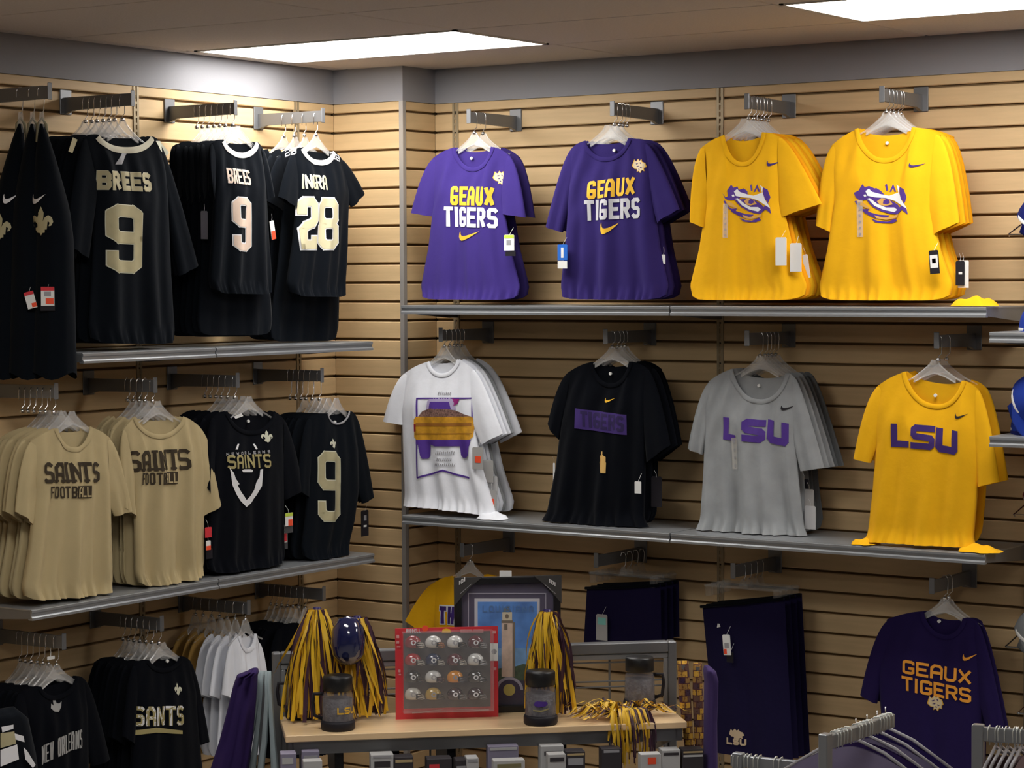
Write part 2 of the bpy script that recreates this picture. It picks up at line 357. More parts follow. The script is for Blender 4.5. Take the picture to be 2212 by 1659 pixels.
def decal(name, polys, m, parent, surf, off=.0022, cell=.011):
    bm = bmesh.new()
    for pl in polys:
        n = len(pl); A = sum(pl[i][0]*pl[(i+1) % n][1]-pl[(i+1) % n][0]*pl[i][1] for i in range(n))
        if abs(A) < 1e-9: continue
        if A < 0: pl = pl[::-1]
        vs = [bm.verts.new((p[0], 0, p[1])) for p in pl]
        try: bm.faces.new(vs)
        except ValueError: pass
    if not bm.faces: bm.free(); return None
    bmesh.ops.triangulate(bm, faces=bm.faces[:], ngon_method='EAR_CLIP')
    xs = [v.co.x for v in bm.verts]; zs = [v.co.z for v in bm.verts]
    for lo, hi, no in ((min(xs), max(xs), (1, 0, 0)), (min(zs), max(zs), (0, 0, 1))):
        n = int((hi-lo)/(cell if no[0] else cell*1.8))
        for k in range(1, n+1):
            q = lo+(hi-lo)*k/(n+1)
            bmesh.ops.bisect_plane(bm, geom=bm.verts[:]+bm.edges[:]+bm.faces[:], plane_co=(q*no[0], 0, q*no[2]), plane_no=no, dist=1e-6)
    for v in bm.verts: v.co.y = -(surf(v.co.x, v.co.z)+off)
    for f in bm.faces:
        f.normal_update()
        if f.normal.y > 0: f.normal_flip()
        f.smooth = True
    me = bpy.data.meshes.new(name); bm.to_mesh(me); bm.free(); me.materials.append(m)
    return link(name, me, parent)
# ------------------------------------------------------------------ garments
def lerp(a, b, t): return a+(b-a)*t
def l2(a, b, t): return (lerp(a[0], b[0], t), lerp(a[1], b[1], t))
def curve(pts, t):       # pts [(t,val)] smooth-ish piecewise
    if t <= pts[0][0]: return pts[0][1]
    for (a, x), (b, y) in zip(pts[:-1], pts[1:]):
        if t <= b: k = (t-a)/(b-a); return lerp(x, y, k)
    return pts[-1][1]
class Shirt:
    """cloth made of a front and a back sheet; keys are local (s,t) landmark points"""
    def __init__(s, L, Tf=.030, Tb=.006, amp=.006, seed=0, flare=.0, spread=.0, backdip=.25):
        s.L = L; s.Tf = Tf; s.Tb = Tb; s.amp = amp; s.flare = flare; s.rnd = 0 if spread > .003 else .020; r = random.Random(seed)
        s.ph = [r.random()*6.28 for _ in range(8)]; s.n = (r.uniform(1.9, 2.8), r.uniform(3.8, 5.4), r.uniform(8, 11)); s.backdip = backdip
        sl = l2(L['sl'], L['nl'], .18); sr = l2(L['sr'], L['nr'], .18)
        s.sl, s.sr = sl, sr
        va = (sl[1]-L['al'][1])/(sl[1]-L['hl'][1]); vb = (sr[1]-L['ar'][1])/(sr[1]-L['hr'][1])
        s.SL = [(0, sl[0]), (va*.5, lerp(sl[0], L['al'][0], .8)), (va, L['al'][0]), (lerp(va, 1, .5), lerp(L['al'][0], L['hl'][0], .42)), (.94, lerp(L['al'][0], L['hl'][0], .95)), (1, L['hl'][0]-spread+s.rnd*.6)]
        s.SR = [(0, sr[0]), (vb*.5, lerp(sr[0], L['ar'][0], .8)), (vb, L['ar'][0]), (lerp(vb, 1, .5), lerp(L['ar'][0], L['hr'][0], .42)), (.94, lerp(L['ar'][0], L['hr'][0], .95)), (1, L['hr'][0]+spread-s.rnd*.6)]
        W = sr[0]-sl[0]; s.un = (L['nl'][0]-sl[0])/W; s.ur = (L['nr'][0]-sl[0])/W
    def top(s, u, back=False):
        L = s.L
        if u <= s.un: k = u/s.un; return lerp(s.sl[1], L['nl'][1], k)+.012*math.sin(k*math.pi)*.5
        if u >= s.ur: k = (1-u)/(1-s.ur); return lerp(s.sr[1], L['nr'][1], k)+.012*math.sin(k*math.pi)*.5
        k = (u-s.un)/(s.ur-s.un); base = lerp(L['nl'][1], L['nr'][1], k); dip = (L['nl'][1]+L['nr'][1])/2-L['nb']
        if back: dip *= s.backdip
        return base-dip*max(0, 1-abs(2*k-1)**2.3)**.75
    def bot(s, u): return lerp(s.L['hl'][1], s.L['hr'][1], u)+s.L.get('sag', 0)*(2*u-1)**2+s.rnd*abs(2*u-1)**9
    def d(s, u, v, back=False):
        x = min(1, abs(2*u-1)); prof = (1-x**3.2)**.6; p = s.ph
        top = min(1, .30+v*2.6)
        f = s.amp*(.25+1.0*min(1, v*1.25))*(.8*math.sin(6.283*s.n[0]*(u+.05*math.sin(2.2*v+p[0]))+p[1])+.7*math.sin(6.283*s.n[1]*(u-.03*math.sin(3*v+p[2]))+p[3])*(.3+.7*v)+.22*math.sin(6.283*s.n[2]*u+p[4]+1.5*v)*v*(.5+.5*math.sin(4*u+p[7])))
        # drag lines that fan down from the neck and shoulder points
        f += s.amp*.7*math.sin(26*(u-.5)*(1.4-v)+p[5]+9*v)*max(0, 1-v*1.6)*min(1, v*6)
        if v > .90: q = (v-.90)/.10; f += s.flare*q*q+s.amp*.9*q*math.sin(6.283*s.n[2]*1.3*u+p[6])
        if back: return -(s.Tb*prof)+f*.25*prof
        return s.Tf*prof*top+f*prof**.5
    def s_at(s, u, v): return lerp(curve(s.SL, v), curve(s.SR, v), u)
    def surf(s, x, z):
        u, v = .5, .5
        for _ in range(7):
            u = (x-curve(s.SL, v))/(curve(s.SR, v)-curve(s.SL, v)); u = min(.999, max(.001, u))
            t0, t1 = s.top(u), s.bot(u); v = min(1, max(0, (t0-z)/(t0-t1)))
        return s.d(u, v)
    def body(s, m, parent, nu=60, nv=40, name='body', sheets=(0, 1)):
        un, ur = s.un, s.ur
        a = max(4, int(nu*.26)); b = nu-2*a
        us = [un*i/a for i in range(a)]+[lerp(un, ur, i/b) for i in range(b)]+[lerp(ur, 1, i/a) for i in range(a+1)]
        vsn = [((j/nv)**1.0) for j in range(nv+1)]; V = []; Fc = []; idx = [{}, {}]
        for side in sheets:
            for i, u in enumerate(us):
                for j, v in enumerate(vsn):
                    if side == 1 and i in (0, len(us)-1) and 0 in sheets: idx[1][i, j] = idx[0][i, j]; continue
                    tt = s.top(u, side == 1)
                    idx[side][i, j] = len(V); V.append((s.s_at(u, v), -s.d(u, v, side == 1), lerp(tt, s.bot(u), v)))
        for side in sheets:
            D = idx[side]
            for i in range(len(us)-1):
                for j in range(nv):
                    q = (D[i, j], D[i, j+1], D[i+1, j+1], D[i+1, j]); Fc.append(q if side == 0 else q[::-1])
        return mesh(name, V, Fc, m, parent, True)
    def sleeve(s, side, m, parent, Ts=.016, nw=12, nt=20, name='sleeve', long=0):
        L = s.L; k = 'l' if side < 0 else 'r'
        N = L['n'+k]; Sh = L['s'+k]; O = L[k+'o']; I = L[k+'i']; A = L['a'+k]
        S0 = l2(Sh, N, .34); A0 = (A[0]-side*.012, A[1]+.004); ctrl = (lerp(Sh[0], O[0], -.02)+side*.012, Sh[1]+.012)
        V = []; Fc = []; r = random.Random(int(abs(O[0])*1e4)+int(side)); ph = r.random()*6
        for i in range(nw+1):
            w_ = i/nw
            o = ((1-w_)**2*S0[0]+2*w_*(1-w_)*ctrl[0]+w_*w_*O[0], (1-w_)**2*S0[1]+2*w_*(1-w_)*ctrl[1]+w_*w_*O[1])
            q = l2(A0, I, w_**.8)
            c = l2(o, q, .5); h = ((o[0]-q[0])/2, (o[1]-q[1])/2)
            for j in range(nt):
                th = 6.2832*j/nt; cs, sn = math.cos(th), math.sin(th)
                d = Ts*(.55+.45*w_)*sn*(1 if sn > 0 else .5)+s.amp*.6*math.sin(5*cs+ph+2*w_)*w_*abs(sn)+.001
                V.append((c[0]+h[0]*cs, -d, c[1]+h[1]*cs))
        for i in range(nw):
            for j in range(nt):
                j2 = (j+1) % nt; q = (i*nt+j, i*nt+j2, i*nt+nt+j2, i*nt+nt+j); Fc.append(q if side < 0 else q[::-1])
        return mesh(name, V, Fc, m, parent, True)
    def collar(s, m, parent, wd=.016, name='collar'):
        V = []; Fc = []; n = 26
        cu_, cv_ = (s.un+s.ur)/2, None
        P = []
        for i in range(n+1):
            u = lerp(s.un, s.ur, i/n); P.append(Vector((s.s_at(u, 0), s.top(u))))
        cen = Vector((sum(p.x for p in P)/len(P), max(p.y for p in P)))
        for i, p in enumerate(P):
            t = (P[min(i+1, n)]-P[max(i-1, 0)]).normalized(); nn = Vector((t.y, -t.x))
            if nn.dot(p-cen) < 0: nn = -nn
            for k in (0, .5, 1):
                q = p+nn*wd*k; V.append((q.x, -(s.surf(q.x, q.y)+.0025+.003*math.sin(k*math.pi)), q.y))
        for i in range(n):
            for k in range(2): Fc.append((i*3+k, i*3+k+1, i*3+4+k, i*3+3+k))
        return mesh(name, V, Fc, m, parent, True)
HANG = {}
def hanger_mesh(nw, drop, hook_h, arms=True):
    """clear plastic shirt hanger, origin at neck centre; nw = half neck width"""
    key = (round(nw, 2), round(drop, 2), round(hook_h, 2), arms)
    if key in HANG: return HANG[key]
    b = MB(); zt = drop
    b.prism([(-.009, zt), (.009, zt), (.016, zt-.014), (nw*.55, .022), (nw*1.02, -.002), (nw*1.02, -.016), (nw*.55, .004), (0, .016), (-nw*.55, .004), (-nw*1.02, -.016), (-nw*1.02, -.002), (-nw*.55, .022), (-.016, zt-.014)], -.0022, .0022)
    for s_ in (-1, 1):
        b.tube([(s_*.009, 0, zt), (s_*.018, 0, zt-.016), (s_*nw*.58, 0, .024), (s_*nw*1.05, 0, 0), (s_*(nw+.05), 0, -.022)], .0032, 6)
    b.tube([(-nw*1.0, 0, -.014), (-nw*.5, 0, .006), (0, 0, .018), (nw*.5, 0, .006), (nw*1.0, 0, -.014)], .003, 6)
    me1 = bpy.data.meshes.new('hanger'); me1.from_pydata(b.v, [], b.f); me1.materials.append(M_CLEAR); me1.update()
    b = MB(); h = hook_h
    b.tube([(0, 0, zt-.005), (0, 0, zt+.012), (.012, 0, zt+.022), (.0125, 0, h-.012), (.009, 0, h-.003), (0, 0, h+.001), (-.009, 0, h-.003), (-.0125, 0, h-.012), (-.0125, 0, h-.044)], .0016, 6)
    b.lathe([(.0001, zt+.008), (.007, zt+.006), (.008, zt-.004), (.0001, zt-.006)], n=10)
    me2 = bpy.data.meshes.new('hook'); me2.from_pydata(b.v, [], b.f); me2.materials.append(M_CHROME); me2.polygons.foreach_set('use_smooth', [True]*len(me2.polygons)); me2.update()
    HANG[key] = (me1, me2); return HANG[key]
ORD = ['first', 'second', 'third', 'fourth', 'fifth', 'sixth', 'seventh', 'eighth', 'ninth']
KEYS = ('nl', 'nr', 'sl', 'sr', 'al', 'ar', 'hl', 'hr', 'lo', 'li', 'ro', 'ri')
def tag(parent, F, u, v, wpx, hpx, m=M_PAPER, d=.05, name='price_tag', spots=(), tilt=0):
    """hang tag, with string; (u,v) centre in the frame"""
    s_, t_ = F.st(u, v, d); q = (Vector(F.world(s_, d, t_))-CAM).length/F_PX; ww, hh = wpx*q/2, hpx*q/2
    c, sn = math.cos(tilt), math.sin(tilt)
    def R(x, z): return (s_+x*c-z*sn, t_+x*sn+z*c)
    b = MB(); b.prism([R(-ww, -hh), R(ww, -hh), R(ww, hh*.9), R(ww*.8, hh), R(-ww*.8, hh), R(-ww, hh*.9)], -d-.001, -d+.001)
    o = b.build(name, m, parent)
    tp = R(0, hh*.9); MB().tube([(tp[0], -d, tp[1]), (tp[0]+.003, -d*.8, tp[1]+.015), (tp[0]+.001, -d*.4, tp[1]+.03)], .0006, 4).build('string', M_PAPER, o)
    for (x0, z0, x1, z1, mm) in spots:     # in half-size units
        b = MB(); b.prism([R(x0*ww, z0*hh), R(x1*ww, z0*hh), R(x1*ww, z1*hh), R(x0*ww, z1*hh)], -d-.0018, -d-.0008); b.build('sticker', mm, o)
    return o
def garment(name, label, cat, axis, arm, lm, m, prints=(), behind=0, group=None, blabel='', colm=None, q=None, yaw=0, tags=(), amp=.006, Tf=.030, sp=.028,
            zmin=None, jitter=.008, bm=None, sag=0, flare=.012, neck_label=None, collar=True, hang=True, seed=0, bscale=1.0, sleeves=True, spread=.0, armz=None, bdrop=0, byaw=.05, col_w=.016, sleeve_m=None, blong=0, tail=None):
    """front garment traced on the plane of its hanger, plus the ones hanging behind it on the same arm"""
    c, za = arm
    phi = (0 if axis == 'x' else math.pi/2)
    if q is None:      # slide the hanger along its arm to where the photograph shows the neck
        un_, vn_ = (lm['nl'][0]+lm['nr'][0])/2, (lm['nl'][1]+lm['nr'][1])/2
        q = -on_x(un_, vn_, c).y if axis == 'x' else on_y(un_, vn_, c).x
        q = max(.20, min(.312, q))
    if behind: sp = min(sp, (q-.045)/behind)
    O = Vector((c, -q, za)) if axis == 'x' else Vector((q, c, za))
    F = Frame(O, phi+yaw)
    L = {k: F.st(*lm[k]) for k in KEYS if k in lm}
    L['nb'] = F.st((lm['nl'][0]+lm['nr'][0])/2, lm['nb'])[1]; L['sag'] = sag
    if zmin is not None:
        for k in ('hl', 'hr'): L[k] = (L[k][0], max(L[k][1], zmin+.004-O.z))
    root = empty(name, O, F.phi, label, cat, group)
    G1 = Shirt(L, Tf=Tf, amp=amp, seed=seed, flare=flare, spread=spread)
    G1.body(m, root)
    if sleeves:
        for sd in (-1, 1): G1.sleeve(sd, sleeve_m or m, root)
    if collar: G1.collar(colm or m, root, col_w)
    nx = (L['nl'][0]+L['nr'][0])/2; nz = (L['nl'][1]+L['nr'][1])/2-.008; nwid = min(.075, max(.045, (L['nr'][0]-L['nl'][0])/2*.92))
    me1, me2 = hanger_mesh(nwid, .062, .012-nz)
    if hang:
        h = link('hanger', me1, root); h.location = (nx, 0, nz); hk = link('hook', me2, h); hk.location = (-nx, 0, 0)
        if abs(nx) > .004: h.rotation_euler = (0, 0, 0)
    if neck_label:
        a = F.st(neck_label[0], neck_label[1]); r = .006
        MB().prism([(a[0]+r*math.cos(k*.785), a[1]+r*math.sin(k*.785)) for k in range(8)], -.004, .002).build('size_label', M_PAPER, root)
    for p in prints: p(root, F, G1)
    for t_ in tags: tag(root, F, *t_[:4], **t_[4])
    for (tu, tv, tw, th_) in (tail or ()):
        a = F.st(tu, tv, .02); k = (O-CAM).length/F_PX; hw, hh = tw*k/2, th_*k; V = []; Fc = []; r = random.Random(int(tu)); n = 14
        p0 = [r.uniform(0, 6) for _ in range(4)]
        for i in range(n+1):
            for j in range(9):
                x = -1+2*i/n; y = -1+2*j/8; e = max(0, 1-x*x)**.5
                z = hh*max(0, 1-max(abs(x), abs(y))**3)*(.45+.28*math.sin(3*x+p0[0]+2*y)+.12*math.sin(7*x-3*y+p0[1]))
                V.append((a[0]+x*hw, -.02-y*.045*(.5+.5*e)-.008*math.sin(6*x+p0[2]), (zmin if zmin else 0)-O.z+.003+max(0, z)))
        for i in range(n):
            for j in range(8): Fc.append((i*9+j, i*9+j+1, i*9+10+j, i*9+9+j))
        mesh('hem_fold', V, Fc, m, root, True)
    # the ones behind
    if behind:
        LB = {k: ((v[0]*bscale, v[1]) if isinstance(v, tuple) else v) for k, v in L.items()}
        if blong: LB['hl'] = (LB['hl'][0]*1.08, LB['hl'][1]-blong); LB['hr'] = (LB['hr'][0]*1.08, LB['hr'][1]-blong)
        G2 = Shirt(LB, Tf=.010, Tb=.005, amp=amp*.5, seed=seed+3, flare=0, backdip=.4)
        proto = None; r = random.Random(seed+11)
        for k in range(1, behind+1):
            mm = (bm[k-1] if bm else m)
            ang = F.phi+r.uniform(-byaw, byaw); loc = O-F.ed*(sp*k+.008)+F.es*r.uniform(-.002, .002)
            rt = empty(name, loc, ang, (blabel or label)+', %s behind the front one' % ORD[k-1], cat, group)
            key = mm.name
            if proto is None: proto = {}
            if key not in proto:
                proto[key] = [G2.body(mm, rt, 30, 18), G2.sleeve(-1, mm, rt, .009, 7, 12), G2.sleeve(1, mm, rt, .009, 7, 12)]
                if not sleeves:
                    for o_ in proto[key][1:]: bpy.data.objects.remove(o_)
                    proto[key] = proto[key][:1]
                parts = proto[key]
            else:
                parts = []
                for o_ in proto[key]:
                    c2 = o_.copy(); c2.parent = rt; COL.objects.link(c2); parts.append(c2)
            jx, jz = r.uniform(-jitter, jitter), -abs(r.uniform(0, jitter))-bdrop*k
            if zmin is not None and bdrop >= 0: jz = max(jz, -.0005) if False else jz*.0+(0 if bdrop == 0 else -bdrop*k)
            for o_ in parts: o_.location = (jx, 0, jz)
            h = link('hanger', me1, rt); h.location = (nx+jx, 0, nz+jz); hk = link('hook', me2, h); hk.location = (-nx-jx, 0, -jz)
    return root, F, G1
# print factories: px coordinates -> affine box on the garment plane
def box_of(F, bl, br, h, d=.03):
    a = F.st(*bl, d); b = F.st(*br, d); c = F.st(bl[0], bl[1]-h, d); return a, (b[0]-a[0], b[1]-a[1]), (c[0]-a[0], c[1]-a[1])
def P_word(txt, bl, br, h, m, th=.26, gap=.12, outline=None, serif=False, ol=.35, name='lettering', lean=0, d=.03, split=None, off=0):
    def f(root, F, G1):
        a, ex, ez = box_of(F, bl, br, h, d); W = math.hypot(*ex); H = math.hypot(*ez)
        n = len(txt); cw = W/n; t_ = min(th*H, .42*cw)
        polys = word(txt, H, W, t_, gap*cw, serif)
        def mp(pl): return [(a[0]+(p[0]+lean*p[1])*ex[0]/W+p[1]*ez[0]/H, a[1]+(p[0]+lean*p[1])*ex[1]/W+p[1]*ez[1]/H) for p in pl]
        if outline: decal(name+'_outline', [mp(p) for p in word(txt, H, W, t_, gap*cw, serif, grow=t_*ol)], outline, root, G1.surf, .0020)
        decal(name, [mp(p) for p in polys], m, root, G1.surf, .0034+off if outline else .0024+off)
        if split:
            decal(name, [mp([(0, 0), (W, 0), (W, H*.06), (0, H*.06)])], split, root, G1.surf, .004)
    return f
def P_poly(polys, bl, br, h, m, name='emblem', d=.03, off=.0024, cell=.011):
    def f(root, F, G1):
        a, ex, ez = box_of(F, bl, br, h, d); decal(name, [affine(p, a, ex, ez) for p in polys], m, root, G1.surf, off, cell)
    return f
def P_swoosh(a, b, m, h=None, name='swoosh'):
    # a = lower left, b = upper right
    return P_poly([SWOOSH], (a[0], a[1]), (b[0], a[1]), a[1]-b[1] if not h else h, m, name)
def P_fleur(c, wd, hh, m=M_VEGASL): return P_poly([FLEUR], (c[0]-wd/2, c[1]+hh/2), (c[0]+wd/2, c[1]+hh/2), hh, m, 'fleur_de_lis')
TH_W = [[(.05, .62), (.12, .95), (.25, .80), (.40, 1), (.52, .84), (.66, .96), (.72, .78), (.90, .70), (1, .42), (.86, .34), (.90, .12), (.74, .2), (.62, 0), (.48, .14), (.34, .08), (.36, .26), (.16, .30), (0, .50)]]
TH_P = [[(.20, .66), (.46, .74), (.30, .60)], [(.55, .72), (.70, .60), (.62, .78)], [(.24, .44), (.50, .52), (.44, .42)], [(.58, .42), (.80, .36), (.66, .30)], [(.44, .24), (.60, .18), (.52, .30)]]
def P_tiger(c, wd):
    a = (c[0]-wd/2, c[1]+wd/2); b = (c[0]+wd/2, c[1]+wd/2)
    def f(root, F, G1):
        P_poly([[(x*1.12-.06, y*1.12-.06) for x, y in TH_W[0]]], a, b, wd, M_GOLDP, 'cat_emblem_edge', off=.0018)(root, F, G1)
        P_poly(TH_W, a, b, wd, mat('cream_print', (.80, .66, .42), .6), 'cat_emblem', off=.0028)(root, F, G1); P_poly(TH_P, a, b, wd, M_PURPD, 'cat_emblem_stripes', off=.0036)(root, F, G1)
    return f
# the striped eye: purple, white and tan patches traced in a unit box
EYE_P = [[(.00, .78), (.05, .64), (.13, .70), (.10, .84), (.17, 1), (.22, .92), (.30, .95), (.33, .86), (.42, .90), (.50, .82), (.52, .72), (.40, .74), (.28, .78), (.22, .66), (.34, .60), (.50, .62), (.66, .60), (.80, .48), (.90, .34), (1.0, .22), (.98, .34), (.93, .55), (.86, .40), (.84, .28), (.80, .22), (.66, .24), (.52, .30), (.38, .40), (.30, .52), (.26, .60), (.18, .58), (.10, .60)],
         [(.56, .98), (.60, .82), (.63, .84), (.60, 1)], [(.66, .80), (.72, 1), (.78, .80), (.75, .80), (.72, .90), (.69, .80)],
         [(.84, .92), (.93, .86), (.98, .66), (.95, .52), (.88, .60), (.84, .76)],
         [(.02, .56), (.08, .44), (.16, .34), (.20, .36), (.12, .44), (.06, .58)],
         [(.16, .36), (.30, .36), (.28, .30), (.36, .26), (.46, .22), (.66, .20), (.60, .12), (.46, .10), (.32, .18), (.22, .26)],
         [(.34, .12), (.46, .06), (.62, .04), (.76, .12), (.80, .06), (.70, 0), (.54, 0), (.42, .02)]]
EYE_W = [[(.24, .82), (.30, .88), (.36, .80), (.50, .74), (.66, .70), (.82, .78), (.84, .92), (.78, .98), (.88, .60), (.94, .48), (.99, .36), (.90, .44), (.76, .56), (.60, .64), (.40, .66), (.28, .70)],
         [(.26, .62), (.30, .60), (.40, .44), (.56, .34), (.74, .28), (.80, .34), (.74, .40), (.60, .40), (.44, .50), (.32, .64)], [(.20, .72), (.24, .74), (.26, .69), (.22, .67)]]
EYE_T = [[(.44, .56), (.50, .46), (.60, .44), (.72, .48), (.66, .60), (.52, .64)], [(.08, .56), (.20, .52), (.34, .36), (.26, .38), (.14, .46)], [(.40, .20), (.56, .14), (.70, .16), (.82, .24), (.80, .14), (.60, .08), (.44, .12)]]
EYE_D = [[(.56, .58), (.55, .50), (.62, .48), (.67, .52), (.66, .58), (.61, .62)]]
def P_eye(x0, y0, x1, y1):
    def f(root, F, G1):
        for pl, m, of, nm in ((EYE_P, M_PURP, .0020, 'eye_print'), (EYE_W, M_WHITE, .0028, 'eye_print'), (EYE_T, mat('tan_print', (.70, .38, .10), .6), .0032, 'eye_print'), (EYE_D, M_PURP, .0040, 'eye_print')):
            P_poly(pl, (x0, y1), (x1, y1), y1-y0, m, nm, off=of, cell=.014)(root, F, G1)
    return f
def P_strip(x, y0, y1, wd, m=None, dots=6):
    m = m or clear('clear_size_strip', (.80, .78, .72), .45)
    def f(root, F, G1):
        P_poly([[(0, 0), (1, 0), (1, 1), (0, 1)]], (x-wd/2, y1), (x+wd/2, y1), y1-y0, m, 'size_strip', off=.003)(root, F, G1)
        pl = [[(.35, (k+.3)/dots), (.65, (k+.3)/dots), (.65, (k+.65)/dots), (.35, (k+.65)/dots)] for k in range(dots)]
        P_poly(pl, (x-wd/2, y1), (x+wd/2, y1), y1-y0, M_GREYP, 'size_marks', off=.0038)(root, F, G1)
    return f

# ================================================================== ARMS
ZAU, ZAM, ZAL = EYE+.632, EYE-.212, EYE-1.052; LAU, LAM, LAL = EYE+.634, EYE-.362, EYE-1.206
RX = {'S1': (.751, ZAU), 'S2': (1.402, ZAU), 'Y3': (1.965, ZAU), 'Y4': (2.489, ZAU), 'W1': (.611, ZAM), 'K2': (1.369, ZAM), 'G3': (1.965, ZAM), 'Y5': (2.694, ZAM),
      'T1': (.707, ZAL), 'N1': (1.325, ZAL), 'N2': (1.908, ZAL), 'P4': (2.68, ZAL)}
LX = {'A': (-2.13, LAU), 'B': (-1.736, LAU), 'C': (-1.2, LAU), 'D': (-.693, LAU), 'E': (-2.12, LAM), 'F': (-1.641, LAM), 'G': (-1.204, LAM), 'H': (-.713, LAM),
      'I': (-2.10, LAL), 'J': (-1.622, LAL), 'K': (-1.155, LAL), 'L': (-.713, LAL)}
for k, l in {'S1': 'purple shirt nearest the corner', 'S2': 'second purple shirt from the corner', 'Y3': 'upper gold shirt with two white tags', 'Y4': 'rightmost upper gold shirt', 'W1': 'white truck-print shirt', 'K2': 'black shirt with purple panel', 'G3': 'grey shirt', 'Y5': 'lower gold shirt',
             'T1': 'gold shirt behind the framed picture', 'N1': 'short navy shorts', 'N2': 'long navy shorts', 'P4': 'dark purple shirt at the lower right'}.items(): make_arm('x', RX[k][0], RX[k][1], 'grey display arm holding the '+l)
for k, l in {'A': 'dark jerseys seen side-on', 'B': 'large black number 9 jersey', 'C': 'black number 9 jersey with the pink numeral', 'D': 'black number 28 jersey', 'E': 'leftmost beige shirts', 'F': 'second beige shirts', 'G': 'black beard-print shirts', 'H': 'black tee with number 9',
             'I': 'black arched-lettering shirts at the lower left', 'J': 'black underlined-lettering shirts', 'K': 'gold and white shirts', 'L': 'plain black shirts behind the pom-pom'}.items(): make_arm('y', LX[k][0], LX[k][1], 'grey display arm holding the '+l)
def LM(**k): return k
DK = dict(name='price_tag')
# ================================================================== RIGHT WALL, UPPER
garment('t_shirt', 'purple t-shirt nearest the corner, gold over white slanted-cut lettering and small emblem', 't-shirt', 'x', RX['S1'],
    LM(nl=(986, 318), nr=(1064, 317), nb=362, sl=(921, 350), sr=(1114, 345), lo=(889, 460), li=(937, 468), al=(938, 434), ro=(1137, 470), ri=(1084, 462), ar=(1088, 440), hl=(908, 646), hr=(1126, 648)),
    C_PURPLE, [P_word('GEAUX', (973, 443), (1063, 445), 41, M_GOLDP, th=.19, gap=.12), P_word('TIGERS', (960, 489), (1070, 493), 43, M_WHITE, th=.185, gap=.12),
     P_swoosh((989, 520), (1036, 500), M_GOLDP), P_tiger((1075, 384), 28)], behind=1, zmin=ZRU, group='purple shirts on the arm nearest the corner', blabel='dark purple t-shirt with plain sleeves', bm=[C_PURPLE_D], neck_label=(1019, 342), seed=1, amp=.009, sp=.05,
    tags=[(1100, 524, 26, 34, dict(name='price_tag', spots=((-.95, .55, .95, .95, M_LIME), (-.5, -.3, .4, .3, M_GREYP)), d=.045)), (1103, 548, 26, 10, dict(name='tag_foot', m=M_BLACKP, d=.043))])
garment('t_shirt', 'darker purple t-shirt second from the corner, gold over white lettering, blue tag at sleeve', 't-shirt', 'x', RX['S2'],
    LM(nl=(1268, 304), nr=(1359, 299), nb=340, sl=(1224, 328), sr=(1408, 312), lo=(1179, 490), li=(1217, 502), al=(1228, 434), ro=(1469, 452), ri=(1420, 482), ar=(1413, 440), hl=(1212, 646), hr=(1446, 648)),
    C_PURPLE_D if False else cloth('mid_purple_cotton', (.034, .022, .13)), [P_word('GEAUX', (1268, 431), (1369, 420), 39, M_GOLDP, th=.19, gap=.12), P_word('TIGERS', (1262, 477), (1382, 471), 44, mat('silver_print', (.60, .60, .64), .5), th=.185, gap=.12),
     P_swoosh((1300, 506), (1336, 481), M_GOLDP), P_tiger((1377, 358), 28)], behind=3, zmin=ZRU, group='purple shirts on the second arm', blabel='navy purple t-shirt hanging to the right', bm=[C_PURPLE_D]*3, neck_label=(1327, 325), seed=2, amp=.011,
    tags=[(1215, 545, 25, 34, dict(m=M_BLUE, name='blue_tag', spots=((-.25, -.7, .25, .6, M_PAPER),), d=.05)), (1215, 572, 24, 16, dict(name='price_tag', d=.05)), (1433, 560, 9, 20, dict(name='price_tag', d=.0))])
garment('t_shirt', 'gold t-shirt with striped cat-eye print and two white tags', 't-shirt', 'x', RX['Y3'],
    LM(nl=(1568, 292), nr=(1649, 286), nb=350, sl=(1500, 328), sr=(1700, 302), lo=(1491, 478), li=(1524, 492), al=(1526, 440), ro=(1776, 440), ri=(1682, 472), ar=(1690, 440), hl=(1489, 648), hr=(1746, 648)),
    C_GOLD, [P_eye(1561, 399, 1665, 480), P_swoosh((1654, 359), (1681, 347), M_PURPD), P_strip(1569, 440, 514, 12)], behind=5, zmin=ZRU, group='gold shirts with eye print on the third arm', blabel='orange-gold t-shirt in the stack with white tags', bm=[C_GOLD_O, C_GOLD, C_GOLD_O, C_GOLD, C_GOLD_O],
    tags=[(1687, 543, 26, 60, dict(d=.055, name='white_tag')), (1719, 556, 27, 61, dict(d=.03, name='white_tag')), (1742, 575, 12, 50, dict(d=-.03, name='white_tag', tilt=.15))], seed=3, amp=.006)
